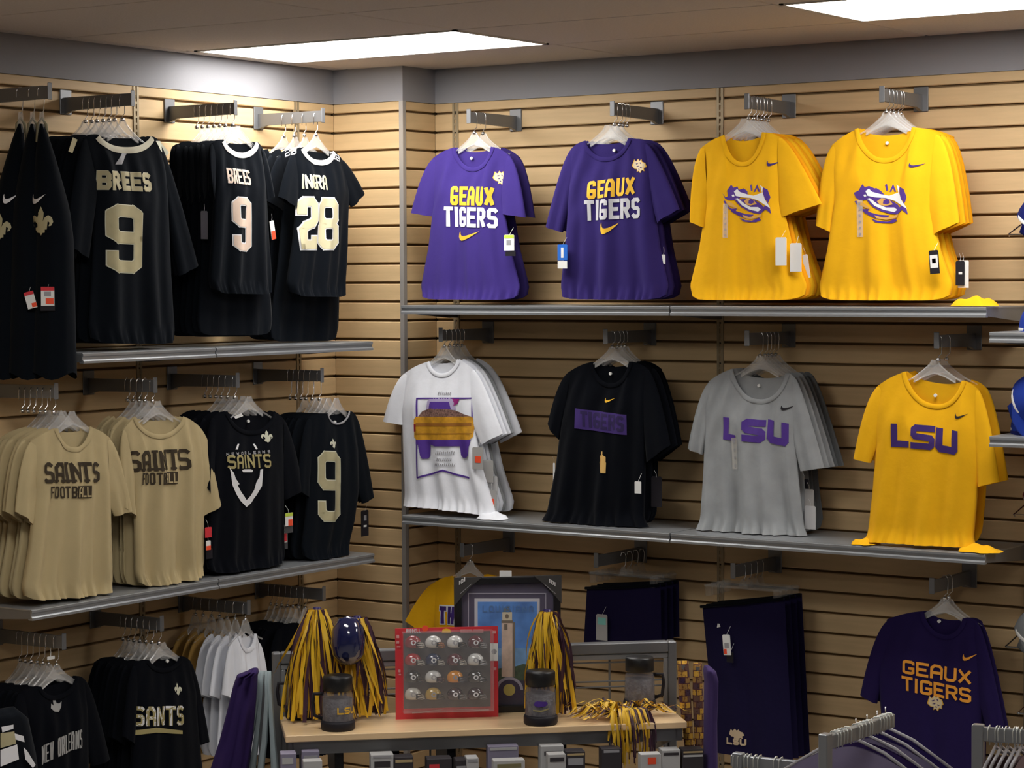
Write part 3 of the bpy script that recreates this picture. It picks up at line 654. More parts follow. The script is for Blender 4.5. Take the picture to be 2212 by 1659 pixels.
garment('t_shirt', 'bright gold t-shirt with striped cat-eye print, rightmost on the upper shelf', 't-shirt', 'x', RX['Y4'],
    LM(nl=(1857, 277), nr=(1973, 275), nb=342, sl=(1781, 325), sr=(2046, 296), lo=(1763, 486), li=(1799, 502), al=(1802, 440), ro=(2074, 480), ri=(2013, 509), ar=(2014, 460), hl=(1768, 648), hr=(2062, 649)),
    C_GOLD, [P_eye(1843, 398, 1962, 482), P_swoosh((1963, 362), (1996, 352), M_PURPD), P_strip(1858, 432, 512, 14)], behind=4, zmin=ZRU, group='gold shirts with eye print on the fourth arm', blabel='gold t-shirt in the rightmost upper stack', bm=[C_GOLD, C_GOLD_O, C_GOLD, C_GOLD_O], neck_label=(1917, 309),
    tags=[(2018, 566, 22, 50, dict(m=M_BLACKP, d=.06, name='price_tag', spots=((-.8, -.5, .8, .6, M_PAPER), (-.4, -.1, .4, .3, M_GREYP)), tilt=.08)), (2081, 592, 24, 58, dict(d=-.02, name='white_tag')), (2074, 590, 20, 52, dict(m=M_BLACKP, d=-.015, name='black_tag', spots=((-.3, -.1, .5, .1, M_PAPER),)))], seed=4, amp=.008, tail=[(2104, 645, 100, 26)])
# ================================================================== RIGHT WALL, MIDDLE
def truck(root, F, G1):
    def R(x0, y0, x1, y1): return [F.st(x0, y1, .03), F.st(x1, y1, .03), F.st(x1, y0, .03), F.st(x0, y0, .03)]
    def Q(*p): return [F.st(a, b, .03) for a, b in p]
    D = lambda n, pl, m, off=.0024: decal(n, pl, m, root, G1.surf, off)
    D('banner_outline', [R(900, 859, 1016, 862), R(900, 859, 903.5, 1033), R(1012.5, 859, 1016, 920), Q((902, 1034), (902, 1030), (958, 1014), (958, 1018)), Q((958, 1018), (958, 1014), (1011, 1031), (1011, 1035))], M_PURP)
    D('truck_cab', [Q((919, 886), (922, 866), (928, 860), (972, 860), (979, 866), (983, 886))], mat('lilac_print', (.42, .36, .55), .6))
    D('truck_window', [Q((926, 884), (928, 868), (970, 868), (974, 884))], M_PURP, .003)
    D('flag', [Q((975, 860), (990, 862), (986, 872), (978, 878))], mat('magenta_print', (.30, .02, .18), .6))
    D('crowd', [Q((903, 902), (912, 888), (930, 882), (970, 884), (990, 890), (1012, 900), (1014, 906), (900, 906))], mat('brown_print', (.20, .11, .09), .7, var=.6, vscale=160), .003)
    D('truck_body', [Q((896, 906), (900, 900), (1012, 900), (1017, 906), (1017, 944), (1012, 950), (902, 950), (896, 944))], mat('gold_brown_print', (.55, .27, .02), .6, var=.25, vscale=40), .0034)
    D('body_stripe', [R(900, 914, 1013, 921), R(898, 936, 1015, 938)], mat('dark_gold_print', (.30, .12, .02), .6), .004)
    D('tail_lamp', [R(896, 916, 900, 932)], mat('dark_red_print', (.25, .01, .02), .5), .0044)
    D('bumper', [Q((900, 950), (1014, 950), (1012, 964), (940, 964), (936, 960), (900, 960))], M_PURP, .0034)
    D('tyre', [Q((905, 958), (930, 960), (928, 985), (924, 991), (914, 991), (910, 985))], M_PURP, .004)
    D('tyre', [Q((991, 962), (1012, 958), (1010, 984), (1006, 989), (998, 989), (994, 984))], M_PURP, .004)
    P_word('SATURDAY', (904, 931), (1012, 932), 9, mat('pale_tan_print', (.80, .70, .55), .6), th=.2, gap=.5)(root, F, G1)
    for (y, x0, x1, h) in ((853, 944, 971, 7), (982, 941, 980, 9), (996, 944, 975, 8), (1007, 939, 982, 7)):
        pl = []; r = random.Random(int(y)); x = x0
        while x < x1: pl.append(Q((x, y), (x+1.6, y), (x+3.2+r.random(), y-h*r.uniform(.6, 1)), (x+1.4, y-h*r.uniform(.6, 1)))); x += 4.2
        D('script_line', pl, M_GREYP)
SP_W = lambda u, v, d, o=1: (u, v, 28, 48, dict(d=d, name='price_tag', m=mat('grey_card', (.42, .41, .40), .6), spots=((-.5, -.4, .6, .2, M_ORNG),) if o else ()))
garment('t_shirt', 'white t-shirt with purple and gold truck print on its back', 't-shirt', 'x', RX['W1'],
    LM(nl=(930, 780), nr=(990, 776), nb=806, sl=(857, 816), sr=(1034, 806), lo=(828, 910), li=(873, 918), al=(868, 896), ro=(1087, 937), ri=(1040, 962), ar=(1026, 920), hl=(873, 1088), hr=(1072, 1112)),
    C_WHITE, [truck], behind=4, zmin=ZRL, group='white shirts on the middle arm nearest the corner', blabel='t-shirt in the white and grey stack of the truck-print shirt', bm=[C_WHITE, C_WHITE, C_GREY, C_WHITE], seed=5, sag=-.008, spread=.004, tail=[(1064, 1114, 70, 18)],  # third shirt behind is heather grey cloth, the others white
    tags=[SP_W(1032, 990, .03), SP_W(1054, 1018, 0, 0), (1063, 1048, 28, 40, dict(d=-.01, name='price_tag', m=mat('pale_card', (.55, .55, .56), .6))), SP_W(1061, 1082, .0)])
def gold_mono(root, F, G1):
    P_poly([[(.3, 1), (.5, 1), (.5, .86), (.3, .84)], [(.1, .80), (.5, .84), (.9, .74), (.7, .60), (.95, .48), (.6, .40), (.8, .28), (.9, .0), (.3, .02), (.2, .24), (.4, .38), (.1, .52), (.4, .64)]], (1295, 1022), (1312, 1022), 47, mat('tan_gold_print', (.80, .50, .16), .6), 'monogram')(root, F, G1)
garment('t_shirt', 'black t-shirt with dark purple chest panel and small gold swoosh', 't-shirt', 'x', RX['K2'],
    LM(nl=(1283, 781), nr=(1362, 781), nb=828, sl=(1212, 812), sr=(1412, 803), lo=(1184, 915), li=(1209, 950), al=(1214, 900), ro=(1449, 962), ri=(1398, 1000), ar=(1396, 930), hl=(1180, 1128), hr=(1392, 1140)),
    C_BLACK, [P_poly([[(0, 0), (1, 0), (1, 1), (0, 1)]], (1242, 925), (1352, 940), 43, mat('dark_purple_panel', (.055, .028, .17), .8), 'chest_panel', off=.0018),
      P_word('TIGERS', (1254, 921), (1348, 934), 34, mat('black_purple_print', (.030, .018, .085), .8), th=.2, gap=.12), P_swoosh((1303, 870), (1326, 860), M_GOLDP), gold_mono],
    behind=3, zmin=ZRL, group='black shirts on the middle arm', blabel='plain black t-shirt sleeve beside the black panel shirt', seed=6, neck_label=(1319, 807), amp=.008, spread=.02,
    tags=[(1378, 1053, 16, 26, dict(d=.04, name='price_tag')), (1418, 1062, 26, 66, dict(d=-.03, m=M_BLACKP, name='black_tag')), (1197, 1020, 5, 40, dict(d=-.02, name='white_tag'))])
garment('t_shirt', 'heather grey t-shirt with large purple three-letter print', 't-shirt', 'x', RX['G3'],
    LM(nl=(1585, 796), nr=(1699, 806), nb=862, sl=(1518, 832), sr=(1722, 818), lo=(1486, 968), li=(1520, 982), al=(1524, 935), ro=(1781, 1010), ri=(1730, 1018), ar=(1720, 955), hl=(1512, 1144), hr=(1738, 1157)),
    C_GREY, [P_word('l', (1561, 949), (1588, 953), 48, M_PURP, th=.36), P_word('s', (1603, 953), (1652, 957), 49, M_PURP, th=.30), P_word('u', (1655, 956), (1700, 966), 50, M_PURP, th=.32),
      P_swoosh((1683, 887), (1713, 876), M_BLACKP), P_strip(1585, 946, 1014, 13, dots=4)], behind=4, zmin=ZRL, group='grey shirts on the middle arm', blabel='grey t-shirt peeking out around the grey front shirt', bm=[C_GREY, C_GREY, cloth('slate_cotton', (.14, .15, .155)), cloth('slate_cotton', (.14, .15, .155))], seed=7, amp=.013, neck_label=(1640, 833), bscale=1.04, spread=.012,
    tags=[(1748, 1080, 22, 46, dict(d=-.03, name='white_tag', m=mat('grey_card', (.42, .41, .40), .6))), (1750, 1118, 26, 50, dict(d=-.02, name='white_tag', m=mat('pale_card', (.55, .55, .56), .6))), (1738, 1050, 20, 30, dict(d=-.04, m=M_BLACKP, name='black_tag'))])
garment('t_shirt', 'gold t-shirt with large purple three-letter print, far right of the lower shelf', 't-shirt', 'x', RX['Y5'],
    LM(nl=(1959, 802), nr=(2080, 822), nb=872, sl=(1878, 844), sr=(2124, 848), lo=(1844, 990), li=(1882, 1000), al=(1892, 960), ro=(2160, 1040), ri=(2112, 1052), ar=(2116, 1000), hl=(1874, 1168), hr=(2103, 1182)),
    C_GOLD, [P_word('l', (1924, 965), (1964, 967), 50, M_PURPD, th=.28), P_word('s', (1968, 968), (2019, 973), 52, M_PURPD, th=.26), P_word('u', (2021, 975), (2069, 984), 52, M_PURPD, th=.30), P_swoosh((2060, 905), (2089, 894), M_BLACKP)],
    behind=1, zmin=ZRL, group='gold shirts on the middle right arm', blabel='gold t-shirt with a sleeve sticking out at the right', seed=8, spread=.012, neck_label=(2021, 854), sp=.06, tail=[(2118, 1186, 90, 20), (1870, 1165, 56, 16)])
# ================================================================== RIGHT WALL, LOWER
garment('t_shirt', 'gold t-shirt half hidden behind the framed picture', 't-shirt', 'x', RX['T1'],
    LM(nl=(982, 1243), nr=(1050, 1240), nb=1275, sl=(925, 1264), sr=(1110, 1262), lo=(876, 1340), li=(930, 1372), al=(938, 1350), ro=(1150, 1345), ri=(1100, 1372), ar=(1096, 1350), hl=(935, 1560), hr=(1105, 1568)),
    C_GOLD, [P_word('TH', (946, 1347), (982, 1348), 37, M_PURPD, th=.24, gap=.2, outline=M_WHITE, ol=.6)], behind=0, seed=9, zmin=0)
garment('t_shirt', 'dark purple t-shirt with orange block lettering at the lower right', 't-shirt', 'x', RX['P4'],
    LM(nl=(1998, 1320), nr=(2082, 1335), nb=1370, sl=(1898, 1342), sr=(2120, 1345), lo=(1859, 1500), li=(1895, 1520), al=(1898, 1480), ro=(2172, 1578), ri=(2130, 1570), ar=(2122, 1520), hl=(1920, 1730), hr=(2118, 1745)),
    cloth('dark_purple_cotton', (.020, .012, .072)), [P_word('GEAUX', (1950, 1454), (2096, 1480), 30, mat('orange_print', (1.0, .42, .05), .6), th=.20, gap=.12), P_word('TIGERS', (1948, 1490), (2096, 1520), 31, MATS['orange_print'], th=.20, gap=.12),
      P_swoosh((2077, 1428), (2107, 1414), MATS['orange_print']), P_tiger((2021, 1519), 32)], behind=1, seed=10, group='dark purple shirts on the lowest right arm', blabel='dark purple t-shirt at the far lower right', neck_label=(2029, 1342), amp=.005)
def shorts(key, tl, tr, bl, br, label, prints, n, g, bl_lab, tags=()):
    c, za = RX[key]; um = (tl[0]+tr[0])/2
    q = max(.2, min(.31, -on_x(um, tl[1], c).y)); O = Vector((c, -q, za)); F = Frame(O, 0)
    a, b, e, f = [F.st(*p) for p in (tl, tr, bl, br)]
    def surf(x, z):
        v = min(1, max(0, (a[1]-z)/(a[1]-e[1]))); l, r = lerp(a[0], e[0], v), lerp(b[0], f[0], v); u = min(1, max(0, (x-l)/(r-l)))
        return .022*(1-abs(2*u-1)**3)**.6*(.6+.4*v)+.003*math.sin(18*u+2*v)*v*(1-abs(2*u-1)**4)-.006*math.exp(-((u-.5)/.03)**2)*(v > .35)*(v-.35)
    me = None
    for k in range(n+1):
        rt = empty('athletic_shorts', O-Vector((0, -1, 0))*0+Vector((0, .045*k, 0)), 0, label if k == 0 else bl_lab+', %s behind the front pair' % ORD[k-1], 'shorts', g)
        if me is None:
            V = []; Fc = []; nu, nv = 30, 24
            for side in (1, -.25):
                for i in range(nu+1):
                    for j in range(nv+1):
                        u, v = i/nu, j/nv; l, r = lerp(a[0], e[0], v), lerp(b[0], f[0], v); x = lerp(l, r, u)
                        z = lerp(lerp(a[1], b[1], u), lerp(e[1], f[1], u), v); V.append((x, -surf(x, z)*side, z))
            N = (nu+1)*(nv+1)
            for s_ in (0, 1):
                for i in range(nu):
                    for j in range(nv):
                        q4 = (s_*N+i*(nv+1)+j, s_*N+i*(nv+1)+j+1, s_*N+(i+1)*(nv+1)+j+1, s_*N+(i+1)*(nv+1)+j); Fc.append(q4 if s_ == 0 else q4[::-1])
            o = mesh('body', V, Fc, C_NAVY, rt, True); me = o.data
            w0 = b[0]-a[0]; wb = MB(); wv = []
            wb.tube([(a[0], -.012, a[1]-.003), (lerp(a[0], b[0], .5), -.024, lerp(a[1], b[1], .5)-.004), (b[0], -.012, b[1]-.003)], .006, 6); wo = wb.build('waistband', C_BLACK, rt, True); wme = wo.data
            hb = MB(); mx = (a[0]+b[0])/2; mz = max(a[1], b[1])
            hb.tube([(a[0]+.01, 0, mz+.022), (b[0]-.01, 0, mz+.022)], .005, 6); hb.prism([(mx-.02, mz+.02), (mx+.02, mz+.02), (mx+.008, mz+.055), (mx-.008, mz+.055)], -.001, .001)
            for sx in (a[0]+.03, b[0]-.03): hb.box(sx-.011, sx+.011, -.014, .014, mz-.016, mz+.03, bev=.003)
            ho = hb.build('clip_hanger', clear('thin_clear_plastic', (.6, .6, .58), .13), rt); hme = ho.data
            kb = MB(); hh = .012; z0 = mz+.05
            kb.tube([(mx, 0, z0), (mx+.010, 0, z0+.014), (mx+.012, 0, hh-.012), (mx+.006, 0, hh+.001), (mx-.008, 0, hh), (mx-.012, 0, hh-.014)], .0016, 6); ko = kb.build('hook', M_CHROME, ho, True); kme = ko.data
            for p in prints:
                class Gx: pass
                gx = Gx(); gx.surf = surf; p(rt, F, gx)
            for t_ in tags: tag(rt, F, *t_[:4], **t_[4])
        else:
            link('body', me, rt); link('waistband', wme, rt); h = link('clip_hanger', hme, rt); link('hook', kme, h)
shorts('N1', (1268, 1268), (1427, 1262), (1261, 1388), (1429, 1386), 'short navy athletic shorts on a clip hanger above the gondola, grey hang tag', [], 3, 'navy shorts on the first low arm', 'plain navy shorts on the arm above the gondola',
    tags=[(1300, 1355, 28, 56, dict(d=.05, m=mat('grey_card', (.42, .41, .40), .6), name='hang_tag', spots=((-.7, .2, .75, .75, mat('teal_sticker', (.25, .62, .55), .4)),)))])
shorts('N2', (1517, 1308), (1695, 1291), (1548, 1625), (1713, 1643), 'long navy athletic shorts with small white emblem low on the leg', [P_word('LSU', (1566, 1608), (1610, 1612), 14, mat('sand_print', (.62, .48, .32), .6), th=.3), P_poly(TH_W, (1572, 1598), (1606, 1600), 24, MATS['sand_print'], 'cat_emblem'), P_poly([[(0, 0), (1, .2), (.8, .9), (.2, 1)]], (1544, 1357), (1552, 1357), 9, M_PAPER, 'size_dot')], 3, 'long navy shorts on the second low arm', 'plain long navy shorts at the back of the low arm',
    tags=[(1570, 1393, 18, 44, dict(d=.05, name='price_tag', spots=((-.9, -.9, -.1, -.4, M_ORNG), (-.6, -.3, .6, .2, M_GREYP)), tilt=.08)), (1577, 1420, 16, 22, dict(d=.045, m=M_BLACKP, name='tag_back'))])
# ================================================================== LEFT WALL, UPPER
def side_jersey(u, cx0, w_, label, swx, fx, fy, fs):
    """jersey seen nearly edge-on, hanging from the first arm (u = hook column, cx0 = middle of the body)"""
    c, za = LX['A']; P = on_y(u, 218, c); O = Vector((P.x, c, za)); phi = YAW+.05; F = Frame(O, phi); d0 = (O-CAM).length/F_PX
    root = empty('sports_jersey', O, phi, label, 'jersey', 'dark jerseys seen side-on at the left edge')
    V = []; Fc = []; n, nt = 26, 24
    def shape(v): return (4+w_*.40*min(1, v*3.0)**.75+w_*.17*v, lerp(u, cx0, min(1, v*2.2)), .018+.045*min(1, v*3))
    for i in range(n+1):
        v = i/n; y = lerp(268, 812, v); half, cx, dp = shape(v)
        a0 = F.st(cx-half, y); a1 = F.st(cx+half, y)
        for j in range(nt):
            th = 6.2832*j/nt; V.append((lerp(a0[0], a1[0], (math.cos(th)+1)/2), -dp*math.sin(th)*(1+.12*math.sin(5*math.cos(th)*2+v*3)*v), a0[1]+.012*math.sin(th*3)*(v > .97)))
    for i in range(n):
        for j in range(nt): j2 = (j+1) % nt; Fc.append((i*nt+j, i*nt+j2, i*nt+nt+j2, i*nt+nt+j))
    mesh('body', V, Fc, C_JERSEY, root, True)
    zt_, zb_ = F.st(u, 268)[1], F.st(u, 812)[1]
    def sf(x, z):
        v = min(1, max(0, (zt_-z)/(zt_-zb_))); half, cx, dp = shape(v); c_ = F.st(cx, 268+544*v)[0]
        k = min(.97, abs(x-c_)/(half*d0)); return dp*math.sqrt(1-k*k)*1.1+.002
    class Gx: pass
    gx = Gx(); gx.surf = sf
    if swx: P_swoosh((swx, 441), (swx+32, 420), M_WHITE)(root, F, gx)
    if fs: P_poly([FLEUR], (fx-fs/2, fy+fs*.58), (fx+fs/2, fy+fs*.58), fs*1.16, M_VEGAS, 'fleur_de_lis')(root, F, gx)
    nk = zt_; b = MB()
    b.tube([(-.016, -.01, nk-.06), (-.012, -.006, nk), (.0, 0, nk+.02), (.012, .006, nk), (.018, .01, nk-.06)], .005, 6); b.build('neck_trim', mat('dull_gold_rib', (.30, .27, .17), .8), root, True)
    h = MB().prism([(-.010, nk-.03), (.010, nk-.03), (.005, nk+.04), (-.005, nk+.04)], -.015, .015).build('hanger', M_CLEAR, root)
    MB().tube([(0, 0, nk+.035), (.006, 0, nk+.045), (.0125, 0, .0), (.006, 0, .013), (-.006, 0, .013), (-.0125, 0, 0), (-.0125, 0, -.02)], .0018, 6).build('hook', M_CHROME, h, True)
    return root, F
RA, FA = side_jersey(90, 118, 78, 'dark jersey seen side-on, right one of the three with a fleur-de-lis sleeve', 70, 92, 478, 54)
tag(RA, FA, 103, 640, 28, 40, d=.072, spots=((-1, .6, 1, 1, M_RED), (-.3, -.8, .9, -.2, M_ORNG), (-.5, 0, .5, .5, M_GREYP))); tag(RA, FA, 103, 664, 30, 14, m=M_BLACKP, d=.07, name='tag_foot')
RB, FB = side_jersey(70, 66, 76, 'dark jersey seen side-on, middle one of the three with red-topped tag', 0, 0, 0, 0)
tag(RB, FB, 66, 648, 20, 36, d=.085, spots=((-1, .6, 1, 1, M_RED), (0, -.9, 1, -.4, M_ORNG)), tilt=.25)
side_jersey(44, 14, 76, 'dark jersey seen side-on, cut by the left edge of the frame', 10, 4, 490, 50)
jm = C_JERSEY
garment('sports_jersey', 'large black jersey with gold name and gold number 9', 'jersey', 'y', LX['B'],
    LM(nl=(208, 291), nr=(321, 294), nb=318, sl=(172, 300), sr=(352, 313), lo=(140, 530), li=(190, 560), al=(205, 420), ro=(427, 572), ri=(384, 596), ar=(360, 430), hl=(190, 742), hr=(376, 742)),
    jm, [P_word('BREES', (219, 409), (324, 414), 41, M_VEGAS, th=.23, gap=.12, outline=M_VEGASL, ol=.14), P_word('9', (231, 587), (302, 590), 146, M_VEGAS, th=.168, outline=M_VEGASL, ol=.15),
      P_poly([[(.0, 0), (.45, .0), (1, .9), (.7, 1)]], (253, 355), (282, 355), 30, M_GREYP, 'neck_tab'),
      P_poly([[(.5, 1), (1, .85), (.45, 0), (0, .1)]], (160, 330), (180, 330), 34, M_VEGAS, 'shoulder_stripe'), P_poly([[(0, 1), (.35, 1), (1, .2), (.8, 0), (.3, .35)]], (345, 336), (378, 336), 32, M_VEGASL, 'shoulder_stripe')],
    behind=6, zmin=ZLU, group='black jerseys on the second upper left arm', blabel='black jersey hanging with the large number 9 one', colm=C_IVORY, seed=21, amp=.009, bscale=1.05, Tf=.04, bdrop=.0, col_w=.022)
garment('sports_jersey', 'black jersey with pink-toned number 9, short name and white collar', 'jersey', 'y', LX['C'],
    LM(nl=(481, 302), nr=(547, 306), nb=330, sl=(449, 312), sr=(570, 322), lo=(452, 400), li=(458, 438), al=(461, 420), ro=(592, 424), ri=(572, 430), ar=(575, 416), hl=(449, 634), hr=(587, 636)),
    jm, [P_word('BREES', (494, 395), (543, 400), 32, M_PINK, th=.13, gap=.14, outline=M_WHITE, ol=.25), P_word('9', (503, 540), (540, 542), 114, M_PINK, th=.13, outline=M_WHITE, ol=.32)],
    behind=6, group='black jerseys on the third upper left arm', blabel='long black jersey hanging low beside the pink-numbered one', colm=C_WRIB, seed=22, amp=.008, bscale=1.12, blong=.15, col_w=.020, Tf=.035,
    tags=[(589, 497, 14, 40, dict(d=.0, name='price_tag', tilt=.2, spots=((-.9, -1, .9, -.1, M_ORNG),))), (441, 486, 22, 60, dict(d=.0, m=M_BLACKP, name='black_tag'))])
def shoulder_no(pts):
    def f(root, F, G1):
        for (x0, y0, x1, y1, h, tx) in pts: P_word(tx, (x0, y0), (x1, y1), h, M_WHITE, th=.16, gap=.16, name='shoulder_number')(root, F, G1)
    return f
garment('sports_jersey', 'black jersey with gold number 28 nearest the corner', 'jersey', 'y', LX['D'],
    LM(nl=(651, 318), nr=(714, 326), nb=346, sl=(626, 336), sr=(746, 352), lo=(600, 425), li=(640, 452), al=(640, 430), ro=(785, 415), ri=(757, 448), ar=(752, 430), hl=(617, 640), hr=(742, 642)),
    jm, [P_word('INGRA', (657, 407), (708, 410), 31, mat('bright_gold_print', (.72, .66, .42), .5), th=.13, gap=.14, outline=M_WHITE, ol=.25), P_word('2', (651, 538), (684, 538), 112, MATS['bright_gold_print'], th=.165, outline=M_WHITE, ol=.30), P_word('8', (688, 538), (726, 538), 110, MATS['bright_gold_print'], th=.165, outline=M_WHITE, ol=.30),
      shoulder_no([(721, 340, 742, 350, 14, '28'), (628, 338, 650, 332, 15, '28')])],
    behind=3, group='black jerseys on the upper left arm nearest the corner', blabel='long black jersey under the number 28 one', colm=C_WRIB, seed=23, amp=.008, bscale=1.12, blong=.165, col_w=.020, sp=.05, Tf=.035)
# loose number and name marks on the jersey behind the 28
# ================================================================== LEFT WALL, MIDDLE
BROWNP = mat('dark_brown_print', (.045, .032, .018), .8)
def football(x0, y0, x1, y1, h, full):
    def f(root, F, G1):
        P_word('FOOTBALL', (x0, y0), (x1, y1), h, BROWNP, th=.15, gap=.16, off=.001)(root, F, G1)
        k = .625; P_poly([[(k, 0), (1.02, 0), (1.02, 1.02), (k, 1.02)]], (x0, y0), (x1, y1), h, BROWNP, 'box_print', off=.0042)(root, F, G1)
        P_word('ALL', (lerp(x0, x1, .65), lerp(y0, y1, .65)-2), (x1, y1-2), h-4, cloth('vegas_gold_cotton', (.50, .405, .225)), th=.15, gap=.16, off=.0032)(root, F, G1)
    return f
garment('t_shirt', 'leftmost beige t-shirt with dark serif lettering', 't-shirt', 'y', LX['E'],
    LM(nl=(121, 925), nr=(190, 921), nb=966, sl=(50, 960), sr=(250, 955), lo=(32, 1105), li=(70, 1134), al=(72, 1080), ro=(284, 1102), ri=(246, 1115), ar=(238, 1090), hl=(45, 1300), hr=(243, 1282)),
    C_BEIGE, [P_word('SAINTS', (98, 1044), (220, 1042), 45, BROWNP, th=.17, gap=.08, serif=True, off=.0015), football(111, 1077, 194, 1075, 26, 1), P_swoosh((254, 1072), (274, 1063), BROWNP)],
    behind=5, zmin=ZLL, group='beige shirts on the leftmost middle arm', blabel='beige t-shirt in the leftmost beige stack', seed=31, amp=.013, bscale=1.04)
garment('t_shirt', 'second beige t-shirt from the left with dark serif lettering', 't-shirt', 'y', LX['F'],
    LM(nl=(291, 900), nr=(390, 899), nb=938, sl=(257, 938), sr=(443, 930), lo=(262, 1095), li=(292, 1118), al=(288, 1070), ro=(492, 1076), ri=(436, 1116), ar=(440, 1080), hl=(290, 1275), hr=(442, 1243)),
    C_BEIGE, [P_word('SAINTS', (288, 1021), (408, 1014), 46, BROWNP, th=.17, gap=.08, serif=True, off=.0015), football(311, 1048, 381, 1045, 26, 1), P_swoosh((476, 1061), (490, 1053), BROWNP)],
    behind=4, zmin=ZLL, group='beige shirts on the second middle arm', blabel='beige t-shirt in the second beige stack', seed=32, amp=.013, bscale=1.04,
    tags=[(450, 1150, 20, 22, dict(d=.02, m=M_RED, name='red_tag')), (450, 1178, 14, 20, dict(d=.02, name='price_tag', spots=((-1, -1, 1, -.1, M_ORNG),))), (452, 1196, 20, 22, dict(d=.015, m=M_BLACKP, name='tag_foot'))])
def beard(root, F, G1):
    Q = lambda *p: [F.st(400+a/3.95, 880+b/3.95, .03) for a, b in p]
    D = lambda n, pl, m, off=.0026: decal(n, pl, m, root, G1.surf, off)
    for pl_ in [Q((385, 515), (410, 560), (425, 610), (460, 655), (440, 660), (480, 730), (515, 790), (470, 800), (430, 740), (400, 660), (395, 590)),
                      Q((660, 525), (655, 600), (650, 670), (615, 750), (570, 810), (515, 850), (470, 800), (515, 790), (560, 750), (600, 700), (630, 640), (612, 640), (635, 590), (640, 530)),
                      Q((480, 535), (490, 553), (570, 553), (578, 535), (560, 528), (500, 528)), Q((438, 360), (462, 312), (474, 312), (456, 360)), Q((598, 312), (612, 312), (632, 355), (616, 360))]: D('beard_print', [pl_], M_WHITE)
garment('t_shirt', 'black t-shirt with gold lettering over a white beard outline', 't-shirt', 'y', LX['G'],
    LM(nl=(487, 888), nr=(588, 888), nb=930, sl=(449, 908), sr=(622, 915), lo=(440, 1050), li=(455, 1080), al=(456, 1040), ro=(655, 1055), ri=(612, 1080), ar=(612, 1040), hl=(444, 1242), hr=(615, 1215)),
    C_BLACK, [beard, P_word('SAINTS', (494, 1013), (584, 1010), 30, mat('olive_gold_print', (.40, .34, .15), .6), th=.18, gap=.14), P_word('NEWORLEANS', (492, 985), (584, 979), 7, M_GREYP, th=.25, gap=.5), P_fleur((582, 943), 24, 28), P_poly([[(0, .4), (.2, 0), (1, .5), (.8, 1)]], (513, 905), (534, 905), 12, M_PAPER, 'neck_tab')],
    behind=5, zmin=ZLL, group='black shirts on the third middle left arm', blabel='black t-shirt behind the beard-outline shirt', seed=33, neck_label=(536, 910), bscale=1.1,
    tags=[(624, 1122, 25, 28, dict(d=.03, name='price_tag', spots=((-1, .5, 1, 1, M_LIME), (-.2, -1, .9, .0, M_ORNG)))), (624, 1143, 26, 16, dict(d=.025, m=mat('dark_card', (.08, .08, .085), .6), name='tag_foot')), (614, 1161, 20, 22, dict(d=.0, name='price_tag', spots=((-.8, -.8, .8, .8, M_RED),))), (614, 1178, 22, 16, dict(d=-.005, m=MATS['dark_card'], name='tag_foot'))])
garment('t_shirt', 'black t-shirt with gold number 9 and small fleur-de-lis nearest the corner', 't-shirt', 'y', LX['H'],
    LM(nl=(704, 893), nr=(749, 887), nb=913, sl=(655, 905), sr=(775, 903), lo=(640, 1060), li=(665, 1075), al=(664, 1040), ro=(805, 1072), ri=(781, 1088), ar=(776, 1060), hl=(650, 1228), hr=(752, 1196)),
    C_JERSEY, [P_word('9', (691, 1125), (735, 1125), 150, M_VEGAS, th=.13, outline=M_VEGASL, ol=.22), P_fleur((721, 958), 14, 22)],
    behind=5, zmin=ZLL, group='black shirts on the middle left arm nearest the corner', blabel='black t-shirt behind the small number 9 shirt', seed=34, neck_label=(723, 912), bscale=1.1, col_w=.008, colm=cloth('grey_rib', (.35, .35, .37)),
    tags=[(788, 1130, 25, 56, dict(d=-.02, m=M_BLACKP, name='black_tag', spots=((-.3, .2, .4, .6, M_GREYP), (-.4, -.3, .4, -.15, M_PAPER))))])
# ================================================================== LEFT WALL, LOWER
def arch(txt, x0, y0, x1, y1, h, rise, m):
    def f(root, F, G1):
        n = len(txt); 
        for i, c in enumerate(txt):
            if c == ' ': continue
            a0, a1 = i/n, (i+.86)/n; ya = lerp(y0, y1, a0)-rise*math.sin(math.pi*a0*.8); yb = lerp(y0, y1, a1)-rise*math.sin(math.pi*a1*.8)
            P_word(c, (lerp(x0, x1, a0), ya), (lerp(x0, x1, a1), yb), h, m, th=.16)(root, F, G1)
    return f
garment('t_shirt', 'black t-shirt with arched grey lettering at the lower left', 't-shirt', 'y', LX['I'],
    LM(nl=(84, 1482), nr=(160, 1460), nb=1500, sl=(30, 1500), sr=(192, 1474), lo=(15, 1640), li=(60, 1660), al=(62, 1620), ro=(236, 1640), ri=(196, 1655), ar=(190, 1610), hl=(50, 1790), hr=(195, 1770)),
    C_BLACK, [arch('NEW ORLEANS', 93, 1653, 178, 1618, 40, 6, mat('pale_grey_print', (.40, .40, .39), .6)), P_poly([[(.3, .9), (.45, 1), (.5, .8), (.45, .5), (.6, .6), (.8, .55), (1, .7), (.9, .3), (.7, .0), (.3, .05), (.0, .3), (.1, .6), (.3, .45)]], (113, 1540), (140, 1538), 32, MATS['pale_grey_print'], 'anchor_emblem')],
    behind=6, seed=41, group='black shirts on the lowest left arm', blabel='black t-shirt in the arched-lettering stack', amp=.005, tags=[(110, 1421, 21, 7, dict(d=.01, name='size_tab'))])
